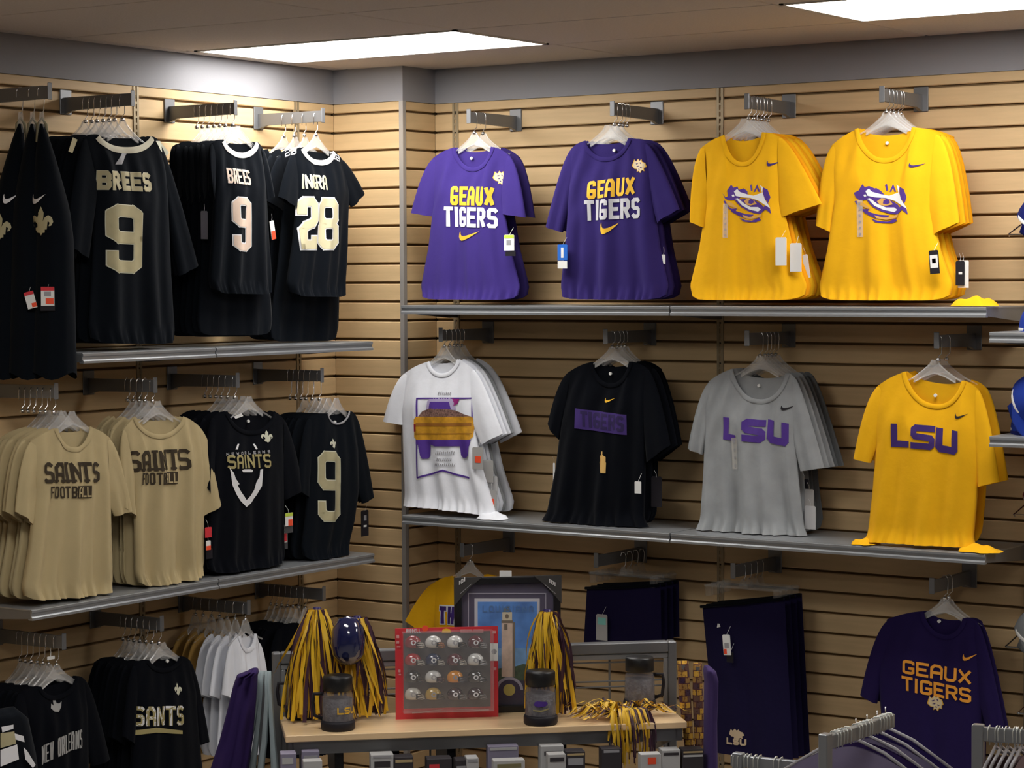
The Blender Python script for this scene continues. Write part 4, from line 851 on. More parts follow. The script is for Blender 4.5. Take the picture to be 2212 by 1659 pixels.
garment('t_shirt', 'black t-shirt with white and gold underlined lettering, lower left', 't-shirt', 'y', LX['J'],
    LM(nl=(318, 1425), nr=(385, 1417), nb=1442, sl=(280, 1440), sr=(418, 1432), lo=(262, 1590), li=(290, 1610), al=(288, 1570), ro=(450, 1600), ri=(424, 1610), ar=(426, 1570), hl=(270, 1765), hr=(445, 1745)),
    C_BLACK, [P_word('SANTS', (297, 1570), (397, 1566), 43, MATS['olive_gold_print'], th=.2, gap=.12, lean=.0), P_word('SANTS', (297, 1570), (397, 1566), 43, M_WHITE, th=.12, gap=.12), P_poly([[(0, 0), (.4, .35), (1, .2), (1, .55), (.4, .85), (0, .45)]], (296, 1590), (394, 1590), 22, MATS['olive_gold_print'], 'underline'), P_fleur((387, 1489), 18, 28)],
    behind=6, seed=42, group='black shirts on the second lowest left arm', blabel='black t-shirt in the underlined-lettering stack', neck_label=(361, 1428), amp=.005, bscale=1.08)
garment('t_shirt', 'white t-shirt on the low arm, front of the white and gold row', 't-shirt', 'y', LX['K'],
    LM(nl=(515, 1372), nr=(545, 1368), nb=1400, sl=(492, 1400), sr=(563, 1395), lo=(478, 1500), li=(500, 1510), al=(500, 1480), ro=(574, 1460), ri=(560, 1470), ar=(558, 1450), hl=(492, 1640), hr=(566, 1620)),
    C_WHITE, [], behind=6, seed=43, group='white and gold shirts on the low arm', blabel='shirt in the white and mustard row', bm=[C_WHITE, C_WHITE, C_WHITE, C_TAN, C_TAN, C_TAN], amp=.006, sp=.04, bscale=1.15)
garment('t_shirt', 'plain black t-shirt on the low arm behind the left pom-pom', 't-shirt', 'y', LX['L'],
    LM(nl=(640, 1345), nr=(680, 1340), nb=1365, sl=(590, 1362), sr=(715, 1355), lo=(575, 1470), li=(600, 1480), al=(598, 1450), ro=(735, 1465), ri=(712, 1475), ar=(712, 1450), hl=(590, 1640), hr=(715, 1625)),
    C_BLACK, [], behind=6, seed=44, group='black shirts on the low arm near the corner', blabel='plain black t-shirt behind the left pom-pom', amp=.006, bscale=1.1)
# ================================================================== GONDOLA with wooden shelf
GA = math.radians(43.18); ZS = EYE-1.33; GO = Vector((1.604, -2.4746, ZS)); GF = Frame(GO, GA)
def GW(s_, y, z): return GO+GF.es*s_-GF.ed*y+Vector((0, 0, z))     # y runs back
go = empty('gondola_display', (GO.x, GO.y, 0), GA, 'grey metal display gondola in front of the wall corner', 'display stand')
h0 = ZS
FBk = Frame(GW(0, .33, 0), GA)
def gz(u, v): a = FBk.st(u, v); return a[0], a[1]+ZS
(xl, zt_), (xr, _) = gz(588, 1408), gz(1461, 1388); xi = gz(606, 1500)[0]; xj = gz(1446, 1450)[0]; zb = gz(1100, 1420)[1]
zt_ = (gz(588, 1408)[1]+gz(1461, 1388)[1])/2
MB().box(xl, xl+.026, .325, .365, 0, zt_, bev=.003).build('upright', M_METAL, go); MB().box(xr-.026, xr, .325, .365, 0, zt_, bev=.003).build('upright', M_METAL, go)
MB().box(xl+.026, xr-.026, .325, .365, zt_-.034, zt_, bev=.003).build('top_bar', M_METAL, go)
MB().box(xl+.026, xr-.026, .33, .345, zt_-.052, zt_-.036, bev=.002).build('inner_rail', M_SHELF, go)
MB().box(xl+.026, xl+.040, .33, .345, 0.1, zt_-.052, bev=.002).build('inner_stile', M_SHELF, go); MB().box(xr-.040, xr-.026, .33, .345, .1, zt_-.052, bev=.002).build('inner_stile', M_SHELF, go)
for u in (930, 1319):
    x = gz(u, 1470)[0]; MB().tube([(x, .348, .15), (x, .348, zt_-.04)], .0035, 6).build('grid_wire', M_METAL, go)
x = gz(648, 1470)[0]; MB().tube([(x, .348, .15), (x, .348, zt_-.04)], .0035, 6).build('grid_wire', M_METAL, go)
for v in (1433, 1474, 1486):
    z = gz(1300, v)[1]; MB().tube([(xl+.03, .344, z), (xr-.03, .344, z)], .0028, 6).build('grid_wire', M_METAL, go)
for z in (.62, .42): MB().tube([(xl+.03, .344, z), (xr-.03, .344, z)], .0028, 6).build('grid_wire', M_METAL, go)
MB().box(xl, xr, -.10, .365, 0, .12, bev=.004).build('base', M_METAL, go)
MB().box(.01, 1.19, .02, .05, ZS-.06, ZS-.022).build('shelf_beam', M_METAL, go)
for x in (.02, 1.17): MB().prism([(.02, ZS-.021), (.325, ZS-.021), (.325, ZS-.14), (.29, ZS-.14), (.02, ZS-.05)], x, x+.004, ax='yz').build('shelf_bracket', M_METAL, go)
for k, u in enumerate((724, 842, 962, 1085, 1196)):
    x = GF.st(u, 1640, -.2)[0]; MB().box(x-.013, x+.013, .05, .33, ZS-.16, ZS-.022, bev=.002).build('divider', mat('black_metal', (.02, .02, .022), .4, metal=.3), go)
bd = MB().box(0, 1.20, 0, .302, -.020, 0, bev=.002).build('wooden_shelf', mat('light_maple_board', (.86, .62, .36), .28, var=.07, vscale=4, stretch=(1.2, 9, 9), spec=.5)); bd.location = GO; bd.rotation_euler = (0, 0, GA)
props(bd, 'pale maple shelf board carrying mugs, pom-poms and a helmet set', 'shelf')
# a lower deck for the small boxes
ZD = ZS-.245
MB().box(.0, 1.20, -.16, .30, ZD-.018, ZD, bev=.002).build('lower_deck', M_METAL, go).location = (0, 0, 0)
MB().box(.0, 1.20, -.155, -.15, .12, ZD-.018).build('kick_panel', M_METAL, go)
def at_shelf(u, v, z=ZS): return on_z(u, v, z)
# ---- mason jar mugs
M_JAR = clear('smoky_glass', (.22, .21, .23), .42, .08)
def mug(u, v, label, hside, d_=.098, H=.160, pr=None, ang=None):
    p = at_shelf(u, v); c = p-GF.ed*(d_/2)
    r = empty('jar_mug', c, ang if ang is not None else YAW, label, 'mug', 'dark lidded jar mugs on the wooden shelf'); R_ = d_/2
    b = MB(); b.lathe([(.001, .004), (R_*.9, .004), (R_*.98, .016), (R_*.97, .03), (R_*.95, H*.55), (R_*.93, H*.64), (R_*.80, H*.72), (R_*.80, H*.76)], n=28)
    b.build('jar', M_JAR, r, True)
    MB().lathe([(.001, .006), (R_*.84, .006), (R_*.90, .03), (R_*.88, H*.58), (.001, H*.60)], n=20).build('liner', mat('glitter_fill', (.17, .16, .17), .35, var=.6, vscale=70, bump=.6, bscale=130, spec=.6), r, True)
    MB().lathe([(.001, 0), (R_*.98, 0), (R_*1.04, .006), (R_*1.04, .022), (R_*.97, .030), (R_*.9, .026), (.001, .026)], n=28).build('foot', M_BLACKP, r, True)
    lid = MB().lathe([(R_*.84, H*.73), (R_*.90, H*.74), (R_*.90, H*.97), (R_*.84, H), (.001, H*1.0)], n=28).build('lid', mat('black_lid', (.012, .012, .013), .4, spec=.4), r, True)
    if hside:
        MB().tube([(hside*R_*.86, 0, H*.66), (hside*R_*1.45, 0, H*.66), (hside*R_*1.52, 0, H*.50), (hside*R_*1.42, 0, H*.26), (hside*R_*.94, 0, H*.20)], .0055, 8).build('handle', M_BLACKP, r, True)
    if pr: pr(r, R_*.99, H)
    return r
def wrap(name, polys, m, r, R_, x0, z0, w_, h_):
    b = bmesh.new()
    for pl in polys:
        if sum(pl[i][0]*pl[(i+1) % len(pl)][1]-pl[(i+1) % len(pl)][0]*pl[i][1] for i in range(len(pl))) < 0: pl = pl[::-1]
        b.faces.new([b.verts.new((x0+p[0]*w_, 0, z0+p[1]*h_)) for p in pl])
    bmesh.ops.triangulate(b, faces=b.faces[:])
    for k in range(1, 8):
        q = x0+w_*k/8; bmesh.ops.bisect_plane(b, geom=b.verts[:]+b.edges[:]+b.faces[:], plane_co=(q, 0, 0), plane_no=(1, 0, 0), dist=1e-6)
    for v in b.verts:
        a = v.co.x/R_; v.co.y = -R_*math.cos(a); v.co.x = R_*math.sin(a)
    me = bpy.data.meshes.new(name); b.to_mesh(me); b.free(); me.materials.append(m); return link(name, me, r)
def pr_lsu(r, R_, H):
    for c, i in zip('lsu', range(3)): wrap('lettering', word(c, 1, 1, .22, 0), M_GOLDP, r, R_, .002+i*.022, .052, .019, .020)
def pr_blob(r, R_, H):
    wrap('emblem', [[(0, .3), (.1, .9), (.3, 1), (.9, .9), (1, .5), (.8, .1), (.3, 0)]], M_PURP, r, R_, -.022, .058, .044, .018)
    wrap('emblem', [[(0, .2), (.5, 0), (1, .6), (.96, .9), (.5, .4), (0, .5)]], mat('olive_gold_print', (.40, .34, .15), .6), r, R_, -.024, .044, .05, .012)
mug(733, 1582, 'dark jar mug with gold three-letter print, in front of the left pom-pom', -1, pr=pr_lsu)
mug(655, 1557, 'dark jar mug at the left end of the wooden shelf, behind the pom-pom', -1)
mug(1174, 1570, 'dark jar mug with small purple emblem, in front of the middle pom-pom', 0, pr=pr_blob)
mug(1389, 1536, 'dark jar mug with black handle at the right back of the wooden shelf', 1)
# ---- pom-poms
M_SG = mat('gold_streamer', (.82, .50, .03), .38, spec=.5); M_SP = mat('purple_streamer', (.06, .025, .045), .35, spec=.5)
def streamers(name, paths, m, parent, wd=.0085):
    V = []; Fc = []; r = random.Random(5)
    for pts in paths:
        n = len(V); tw = r.uniform(0, 3); ww = wd*r.uniform(.5, 1.5)
        for i, p in enumerate(pts):
            a = tw+i*.35; o = Vector((math.cos(a), math.sin(a)*.6, .15*math.sin(a*2)))*ww/2; V += [p-o, p+o]
        for i in range(len(pts)-1): Fc.append((n+2*i, n+2*i+1, n+2*i+3, n+2*i+2))
    o = mesh(name, V, Fc, m, parent, True); o['kind'] = 'stuff'; return o
def pom(base, topz, R0, R1, H, n, label, seed, lean=(0, 0), grp='purple and gold pom-poms on the wooden shelf'):
    """streamers that rise to a gathered top and fall outwards; base = centre on the shelf"""
    rt = empty('pom_pom', base, GA, label, 'pom-pom', grp); r = random.Random(seed); A = {0: [], 1: []}
    for k in range(n):
        th = r.uniform(0, 6.283); q = r.uniform(.35, 1.12); pts = []; e = r.choice((0, 0, .0, .1, .3, .5))*r.random()*H; sw = r.uniform(-1.5, 1.5); wv = r.uniform(-.012, .012)
        for i in range(9):
            t = i/8; rad = R0*.45*(1-t)+R1*q*(t**.9)+.010*math.sin(3.14*t)+wv*math.sin(5*t+k); a = th+sw*t*.6
            pts.append(Vector((rad*math.cos(a)+lean[0]*t, rad*math.sin(a)*.8+lean[1]*t, max(.006+r.uniform(0, .01), topz-(topz-e)*t**1.15))))
        g = r.random() < (.66 if math.cos(th+2.2) > .3 else .24)
        A[0 if g else 1].append(pts)
    streamers('gold_streamers', A[0], M_SG, rt); streamers('purple_streamers', A[1], M_SP, rt)
    b = MB(); b.tube([(0, 0, topz*.55), (0, 0, topz+.006)], .012, 10); b.build('handle', mat('purple_plastic', (.03, .02, .10), .3), rt, True)
    return rt
pb = at_shelf(690, 1562)-GF.ed*.06
pom(pb, .335, .035, .098, .3, 150, 'tall purple and gold pom-pom at the left of the shelf', 2, lean=(-.012, 0))
pb2 = at_shelf(778, 1560)-GF.ed*.07
pom(pb2, .305, .045, .078, .28, 110, 'purple and gold pom-pom just right of the tall left one', 5, lean=(.015, 0))
bl = MB(); bl.lathe([(.001, -.075), (.030, -.068), (.048, -.04), (.052, 0), (.046, .04), (.028, .066), (.001, .074)], n=24)
bo = bl.build('navy_ball', mat('navy_foil', (.01, .014, .07), .12, spec=.8, coat=1), None, True); p_ = GF.world(*[GF.st(752, 1384, -.17)[0], -.17, GF.st(752, 1384, -.17)[1]]); bo.location = p_; props(bo, 'shiny navy foil ball tucked between the two left pom-poms', 'ball')
pb3 = at_shelf(1192, 1556)-GF.ed*.07
pom(pb3, .320, .045, .075, .3, 140, 'purple and gold pom-pom standing behind the middle mug', 8, lean=(.006, 0))
# the one lying at the right end, spilling over the edge
rt = empty('pom_pom', at_shelf(1350, 1560), GA, 'purple and gold pom-pom lying flat and spilling over the shelf edge', 'pom-pom', 'purple and gold pom-poms on the wooden shelf')
r = random.Random(3); A = {0: [], 1: []}
for k in range(120):
    s0 = r.uniform(-.05, .05); y0 = .06+r.uniform(-.03, .05); th = r.uniform(2.2, 4.2) if k % 3 else r.uniform(-.3, .7); Ln = r.uniform(.08, .17); pts = []
    for i in range(8):
        t = i/7; pts.append(Vector((s0+math.cos(th)*Ln*t+.01*math.sin(5*t+k), y0+math.sin(th)*Ln*t*.5+.008*math.cos(4*t+k), .010+.045*math.sin(3.14*min(1, t*1.1))*r.uniform(.3, 1)*(1-abs(s0)*5)+.004)))
    A[0 if r.random() < .6 else 1].append(pts)
for k in range(70):
    s0 = r.uniform(-.045, .085); dr = r.uniform(.05, .15); z1 = -dr; pts = []
    for i in range(9):
        t = i/8
        if t < .35: q = t/.35; pts.append(Vector((s0*.6+s0*.4*q, lerp(.05, -.012-.01*r.random(), q), .02+.02*math.sin(3.14*q))))
        else: q = (t-.35)/.65; pts.append(Vector((s0+.012*math.sin(k)*q, -.018-.012*math.sin(2*q+k), .004-dr*q)))
    A[0 if r.random() < .62 else 1].append(pts)
streamers('gold_streamers', A[0], M_SG, rt, .007); streamers('purple_streamers', A[1], M_SP, rt, .006)
MB().tube([(-.03, .06, .014), (.06, .09, .014)], .011, 10).build('handle', MATS['purple_plastic'], rt, True)
# ---- helmet set in a red blister card
hp = at_shelf(966, 1551); HF = Frame(hp, GA-.03)
hs = empty('helmet_set_card', hp, HF.phi, 'red-edged blister pack holding sixteen mini football helmets', 'toy package')
def hq(u, v): return HF.st(u, v)
tl, tr_, bl_, br_ = hq(851, 1357), hq(1073, 1353), hq(857, 1551), hq(1079, 1543)
X0, X1, ZT_ = (tl[0]+bl_[0])/2, (tr_[0]+br_[0])/2, (tl[1]+tr_[1])/2
wx0, wz1 = hq(871, 1367); wx1, wz0 = hq(1060, 1526)
b = MB(); 
for (a, c, e, f) in ((X0, wx0, 0, ZT_), (wx1, X1, 0, ZT_), (wx0, wx1, wz1, ZT_), (wx0, wx1, 0, wz0)): b.box(a, c, -.0012, .0012, e, f)
b.build('card_frame', M_RED, hs)
MB().box(wx0, wx1, .002, .003, wz0, wz1).build('backing', mat('smoke_card', (.13, .115, .115), .5, var=.2, vscale=30), hs)
cl = clear('blister_plastic', (.7, .7, .72), .10, .04)
b = MB(); b.box(wx0-.004, wx1+.004, -.052, -.0505, wz0-.004, wz1+.004); b.box(wx0-.005, wx0-.004, -.051, -.001, wz0-.004, wz1+.004); b.box(wx1+.004, wx1+.005, -.051, -.001, wz0-.004, wz1+.004); b.box(wx0-.004, wx1+.004, -.051, -.001, wz0-.005, wz0-.004); b.box(wx0-.004, wx1+.004, -.051, -.001, wz1+.004, wz1+.005)
b.build('blister', cl, hs)
class Flat:
    surf = staticmethod(lambda x, z: .0015)
P_word('RIDDELL', (877, 1366), (908, 1366), 8, M_WHITE, th=.2, gap=.25, d=0)(hs, HF, Flat)
for k, (x0, x1, y) in enumerate(((994, 1020, 1362), (1022, 1044, 1362), (994, 1044, 1366))): P_poly([[(0, 0), (1, 0), (1, 1), (0, 1)]], (x0, y), (x1, y), 3, mat('pale_red_print', (.75, .35, .35), .5), 'caption', d=0)(hs, HF, Flat)
P_poly([[(0, 0), (1, 0), (.9, .8), (.5, 1), (.1, .8)]], (954, 1366), (974, 1366), 9, M_GOLDP, 'crest', d=0)(hs, HF, Flat)
for (x, y, w_, h_) in ((856, 1378, 6, 7), (856, 1390, 6, 6), (857, 1398, 8, 3), (860, 1452, 5, 6), (861, 1458, 5, 3), (1064, 1368, 7, 6), (1066, 1447, 6, 6)): P_poly([[(0, 0), (1, 0), (1, 1), (0, 1)]], (x, y), (x+w_, y), h_, MATS['pale_red_print'], 'caption', d=0)(hs, HF, Flat)
P_poly([[(0, 0), (1, 0), (1, 1), (0, 1)]], (1058, 1427), (1075, 1427), 38, M_PAPER, 'barcode_panel', d=0)(hs, HF, Flat); P_poly([[(math.cos(i*.785)*.5+.5, math.sin(i*.785)*.5+.5) for i in range(8)]], (1061, 1413), (1073, 1413), 12, M_GREYP, 'seal', d=0, off=.0035)(hs, HF, Flat)
P_poly([[(math.cos(i*.785)*.5+.5, math.sin(i*.785)*.5+.5) for i in range(8)]], (911, 1364), (925, 1364), 14, M_ORNG, 'round_sticker', d=0, off=.004)(hs, HF, Flat)
P_poly([[(0, 0), (.3, .1), (.85, .55), (1, .8), (.9, .75), (.35, .35), (0, .3)]], (890, 1541), (960, 1538), 9, MATS['pale_red_print'], 'ribbon_print', d=0)(hs, HF, Flat); P_poly([[(1, 0), (.7, .1), (.15, .55), (0, .8), (.1, .75), (.65, .35), (1, .3)]], (982, 1538), (1056, 1534), 9, MATS['pale_red_print'], 'ribbon_print', d=0)(hs, HF, Flat)
def helmet_meshes():
    R_ = .0228; V = []; Fc = []; n, k = 20, 14; idx = {}
    for i in range(k+1):
        ph = math.pi*i/k
        for j in range(n):
            th = 2*math.pi*j/n; x, y, z = math.sin(ph)*math.cos(th)*1.10, math.sin(ph)*math.sin(th)*.86, math.cos(ph)
            if z < -.55: z = -.55-(z+.55)*.1; 
            idx[i, j] = len(V); V.append((x*R_, y*R_, z*R_))
    for i in range(k):
        for j in range(n):
            j2 = (j+1) % n; q = (idx[i, j], idx[i+1, j], idx[i+1, j2], idx[i, j2]); c = [sum(V[a][m_] for a in q)/4/R_ for m_ in range(3)]
            if c[0] > .42 and c[2] < .30 and abs(c[1]) < .80: continue
            if c[2] < -.56: continue
            Fc.append(q)
    sh = bpy.data.meshes.new('shell'); sh.from_pydata(V, [], Fc); sh.polygons.foreach_set('use_smooth', [True]*len(Fc)); sh.update()
    b = MB(); b.lathe([(.0005, -.011), (R_*.74, -.010), (R_*.82, 0), (R_*.60, R_*.6), (.0005, R_*.8)], n=14); pd = bpy.data.meshes.new('padding'); pd.from_pydata(b.v, [], b.f); pd.materials.append(M_BLACKP); pd.update()
    b = MB()
    for z in (-.001, -.007, -.012):
        e = 1.55 if z < -.002 else 1.3
        b.tube([(R_*.55, -R_*.80, z+.003), (R_*1.15, -R_*.62, z), (R_*e, 0, z-.001), (R_*1.15, R_*.62, z), (R_*.55, R_*.80, z+.003)], .0011, 5)
    for y in (-.28, .28): b.tube([(R_*1.30, y*R_, .0), (R_*1.50, y*R_, -.012)], .0011, 5)
    fm = bpy.data.meshes.new('face_mask'); fm.from_pydata(b.v, [], b.f); fm.update()
    b = MB(); b.box(-R_*1.05, R_*.35, -.0018, .0018, R_*.45, R_*.98); st = None
    dc = bpy.data.meshes.new('side_mark'); pl = [(-.35, .0), (-.1, -.3), (.2, -.2), (.35, .15), (.1, .35), (-.2, .32)]
    dc.from_pydata([(x*R_*1.1, -R_*.86*math.sqrt(max(0, 1-(x)**2-(z+.12)**2))*1.02-.0004, (z+.12)*R_) for x, z in pl], [], [tuple(range(6))]); dc.update()
    return sh, pd, fm, dc
hm = helmet_meshes()
def gl(n, c): return mat(n, c, .16, spec=.7, coat=.6)
hc = {'crimson': (.28, .01, .02), 'white': (.72, .72, .70), 'maroon': (.10, .008, .018), 'red': (.42, .015, .02), 'navy': (.006, .02, .08), 'black': (.006, .007, .006), 'orange': (.80, .30, .01), 'gold': (.50, .32, .06), 'ivory': (.60, .58, .52), 'dark plum': (.03, .006, .014)}
rows = [['crimson', 'white', 'white', 'maroon'], ['red', 'navy', 'maroon', 'white'], ['black', 'white', 'orange', 'black'], ['ivory', 'gold', 'dark plum', 'dark plum']]
masks = [['pale', 'orange', 'black', 'grey'], ['pale', 'pale', 'pale', 'grey'], ['black', 'maroon', 'navy', 'black'], ['pale', 'black', 'grey', 'grey']]
mc = {'pale': (.6, .57, .5), 'orange': (.45, .16, .04), 'black': (.01, .01, .01), 'grey': (.25, .25, .26), 'maroon': (.08, .01, .015), 'navy': (.01, .015, .05)}
rn = ['top', 'second', 'third', 'bottom']; cn = ['leftmost', 'second from the left', 'third from the left', 'rightmost']
for i, y in enumerate((1389, 1427, 1464, 1501)):
    for j, x in enumerate((892, 936, 983, 1027)):
        s_, t_ = HF.st(x, y, .026); p = HF.world(s_, .026, t_)
        hr_ = empty('mini_helmet', p, HF.phi, '%s mini football helmet, %s in the %s row of the pack' % (rows[i][j], cn[j], rn[i]), 'toy helmet', 'mini helmets in the red blister pack')
        for me, m in zip(hm, (gl('helmet_'+rows[i][j].replace(' ', '_'), hc[rows[i][j]]), None, gl('mask_'+masks[i][j], mc[masks[i][j]]), M_GREYP if rows[i][j] in ('white', 'ivory', 'orange', 'gold') else M_WHITE)):
            nm = me.name.split('.')[0]; me2 = me.copy() if m else me
            if m: me2.materials.clear(); me2.materials.append(m)
            link(nm, me2, hr_)
# ---- framed tower picture
fp = GW(GF.st(1096, 1530, -.25)[0], .25, 0); PFm = Frame(fp, GA-.02)
fr = empty('framed_picture', fp, PFm.phi, 'black framed print of a tower with cardboard corner guards, behind the helmet pack', 'picture')
def pq(u, v): return PFm.st(u, v)
ax0, az1 = pq(981, 1248); ax1, _z = pq(1210, 1249); az0 = 0.0
M_FRB = mat('black_frame', (.012, .012, .014), .3, spec=.5); M_CB = mat('dark_card_guard', (.055, .052, .05), .8)
b = MB(); fw = .022
for (a, c, e, f) in ((ax0, ax0+fw, az0, az1), (ax1-fw, ax1, az0, az1), (ax0+fw, ax1-fw, az1-fw, az1), (ax0+fw, ax1-fw, az0, az0+fw)): b.box(a, c, -.012, .012, e, f, bev=.003)
b.build('frame', M_FRB, fr)
MB().box(ax0+fw, ax1-fw, .002, .006, az0+fw, az1-fw).build('purple_mat', mat('grey_purple_mat', (.085, .07, .13), .8), fr)
def PP(name, pts, m, y=.0016, mode='px'):
    bb = MB(); bb.prism([pq(*p) if mode == 'px' else p for p in pts], -y, .0019); return bb.build(name, m, fr)
def rect(x0, y0, x1, y1): return [(x0, y1), (x1, y1), (x1, y0), (x0, y0)]
M_LINE = mat('pale_lilac_line', (.45, .42, .52), .7)
for q in (rect(1011, 1281, 1013, 1520), rect(1178, 1281, 1180, 1520), rect(1011, 1281, 1180, 1283)): PP('mat_line', q, M_LINE, -.0002)
PP('white_mat', rect(1025, 1293, 1166, 1522), mat('white_mat_board', (.75, .74, .80), .7), -.0004)
PP('sky', rect(1032, 1300, 1160, 1460), mat('print_blue', (.10, .30, .88), .6, var=.35, vscale=14), .0004)
PP('lower_sky', rect(1032, 1400, 1160, 1462), mat('print_pale_blue', (.20, .42, .75), .6, var=.3, vscale=20), .0007)
PP('trees', [(1032, 1462), (1032, 1442), (1050, 1436), (1075, 1444), (1112, 1440), (1130, 1434), (1150, 1438), (1160, 1434), (1160, 1470), (1032, 1470)], mat('print_green', (.05, .09, .04), .7, var=.5, vscale=60), .0010)
PP('ground', rect(1032, 1462, 1160, 1522), mat('print_plum', (.04, .03, .07), .7), .0008)
M_TW = mat('print_sand', (.80, .62, .50), .7, var=.15, vscale=40); M_TWD = mat('print_brown', (.22, .17, .12), .7)
PP('tower', rect(1083.5, 1344, 1107, 1462), M_TW, .0014); PP('tower_side', rect(1107, 1344, 1112, 1462), M_TWD, .0015)
PP('belfry', rect(1085, 1322, 1106, 1346), mat('print_cream', (.80, .72, .52), .7), .0014); PP('belfry_band', rect(1083, 1340, 1108, 1345), M_TWD, .0018); PP('dome', [(1087, 1322), (1089, 1314), (1095, 1308), (1101, 1314), (1104, 1322)], mat('print_slate', (.16, .22, .28), .6), .0014)
PP('belfry_window', rect(1089, 1348, 1096, 1360), M_TWD, .0020); PP('clock_face', [(1095+4*math.cos(i*.785), 1331+5*math.sin(i*.785)) for i in range(8)], M_TWD, .0020)
class FlatP:
    surf = staticmethod(lambda x, z: .0010)
for tx, x0, x1, y, h in (('LOUISIANA', 1042, 1152, 1322, 14),): P_word(tx, (x0, y), (x1, y), h, mat('print_faint_blue', (.10, .26, .60), .6), th=.18, gap=.3, d=0, off=-.0012)(fr, PFm, FlatP)
cx_, cy_ = 1100, 1490
PP('arch_ring', [(cx_+30*math.cos(a*.2618), cy_-28*math.sin(a*.2618)) for a in range(13)]+[(cx_+24*math.cos((12-a)*.2618), cy_-22*math.sin((12-a)*.2618)) for a in range(13)], M_LINE, .0018)
PP('arch_disc', [(cx_+24*math.cos(a*.2618), cy_-22*math.sin(a*.2618)) for a in range(13)]+[(cx_-34, cy_+18), (cx_+34, cy_+18)], mat('print_dark_plum', (.035, .02, .07), .7), .0016)
PP('gold_disc', [(cx_+13*math.cos(a*.5236), cy_-13*math.sin(a*.5236)) for a in range(12)], mat('print_gold', (.60, .50, .12), .6), .0024)
MB().box(ax0+fw, ax1-fw, -.004, -.0028, az0+fw, az1-fw).build('glazing', clear('picture_glass', (.5, .5, .52), .05, .04), fr)
for sx, X in ((1, ax0), (-1, ax1)):
    k = .085
    g_ = MB().prism([(X-sx*.002, az1+.002), (X+sx*k, az1+.002), (X+sx*(k-.035), az1-.026), (X+sx*.026, az1-k*.62), (X-sx*.002, az1-k)], -.0145, -.0125).build('corner_guard', M_CB, fr)
    class FlatG:
        surf = staticmethod(lambda x, z: .0145)
    cxp = 998 if sx > 0 else 1193; dy = -6*sx
    P_word('IOI', (cxp-7, 1260+1+dy*-.5), (cxp+7, 1260+1+dy*.5 if False else 1261-dy*.0-(6*sx if sx > 0 else -6)), 9, M_PAPER, th=.22, gap=.3, d=.0145)(fr, PFm, FlatG)
    P_poly([[(0, 0), (1, 0), (1, 1), (0, 1)]], (994 if sx > 0 else 1175, 1283 if sx > 0 else 1262), (1018 if sx > 0 else 1200, 1262 if sx > 0 else 1283), 1.5, M_GREYP, 'small_print', d=.0145)(fr, PFm, FlatG)
tb = PP('hang_tab', rect(1079, 1233, 1105, 1249), M_PAPER, .002)
# ---- little boxes on the lower deck
def small_box(u0, v0, u1, wd_, label, m, prints, dz=.0, back=-.10, H=None):
    Fz = Frame(GW(0, back, 0), GA); a = Fz.st(u0, v0); c = Fz.st(u1, v0); H = a[1]-(ZD-ZS)
    o = empty('boxed_novelty', Fz.world(a[0], 0, ZD-ZS), GA, label, 'box', 'small boxed novelties on the lower deck')
    w_ = c[0]-a[0]; MB().box(0, w_, 0, wd_, 0, H, bev=.0015).build('carton', m, o)
    for (x0, z0, x1, z1, mm) in prints:
        MB().box(x0*w_, x1*w_, -.0012, .001, H-z0, H-z1).build('panel', mm, o)
    return o
M_CART = mat('grey_white_carton', (.50, .50, .50), .5); M_CARTP = mat('lilac_carton', (.26, .24, .33), .5); M_CARTD = mat('dark_carton', (.045, .040, .045), .5); M_TANP = mat('tan_band', (.50, .38, .20), .6)
small_box(606, 1629, 640, .05, 'lilac and grey boxed novelty at the far left of the lower deck', M_CARTP, [(.1, .030, .8, .012, M_CART)], back=-.06)
small_box(652, 1624, 690, .05, 'pale lilac carton standing second from the left, taller at the back', M_CARTP, [(.1, .02, .9, .012, M_GREYP)], back=-.02)
small_box(655, 1645, 696, .04, 'white-fronted carton in front of the pale lilac one', M_CART, [], back=-.12)
small_box(801, 1631, 850, .05, 'white carton with dark oval print below the left half of the shelf', M_CART, [(.1, .010, .9, .004, M_GREYP), (.15, .038, .85, .020, M_CARTD)], back=-.04)
small_box(852, 1636, 893, .05, 'dark carton with tan stripe beside the white oval-print carton', M_CARTD, [(.05, .016, .95, .008, M_TANP)], back=-.04)
small_box(922, 1640, 976, .05, 'black and red low carton under the helmet pack', M_CARTD, [(.1, .035, .5, .016, M_RED)], back=-.06)
small_box(984, 1642, 1008, .05, 'black low carton with pale lettering panel under the helmet pack', M_CARTD, [(.1, .030, .9, .018, M_GREYP)], back=-.05)
small_box(1008, 1638, 1034, .05, 'small white carton beside the black low cartons', M_CART, [(.1, .012, .9, .004, M_GREYP)], back=-.06)
small_box(1055, 1613, 1120, .05, 'dark lilac carton under the framed picture', M_CARTP, [(.05, .012, .95, .004, M_CART)], back=-.02)
small_box(1066, 1644, 1134, .04, 'white-labelled carton in front of the dark lilac one', M_CART, [(.12, .022, .88, .010, mat('olive_print', (.22, .20, .10), .6))], back=-.12)
small_box(1168, 1612, 1218, .05, 'tall white carton with dark oval print under the middle mug', M_CART, [(.15, .028, .9, .016, M_CARTD)], back=-.02)
small_box(1184, 1630, 1222, .04, 'shorter white carton with dark oval print in front of the tall one', M_CART, [(.1, .022, .9, .010, M_CARTD)], back=-.10)
small_box(1223, 1624, 1264, .05, 'black carton with tan stripe beside the white oval-print pair', M_CARTD, [(.05, .012, .95, .006, M_TANP), (.1, .040, .9, .020, M_GREYP)], back=-.06)
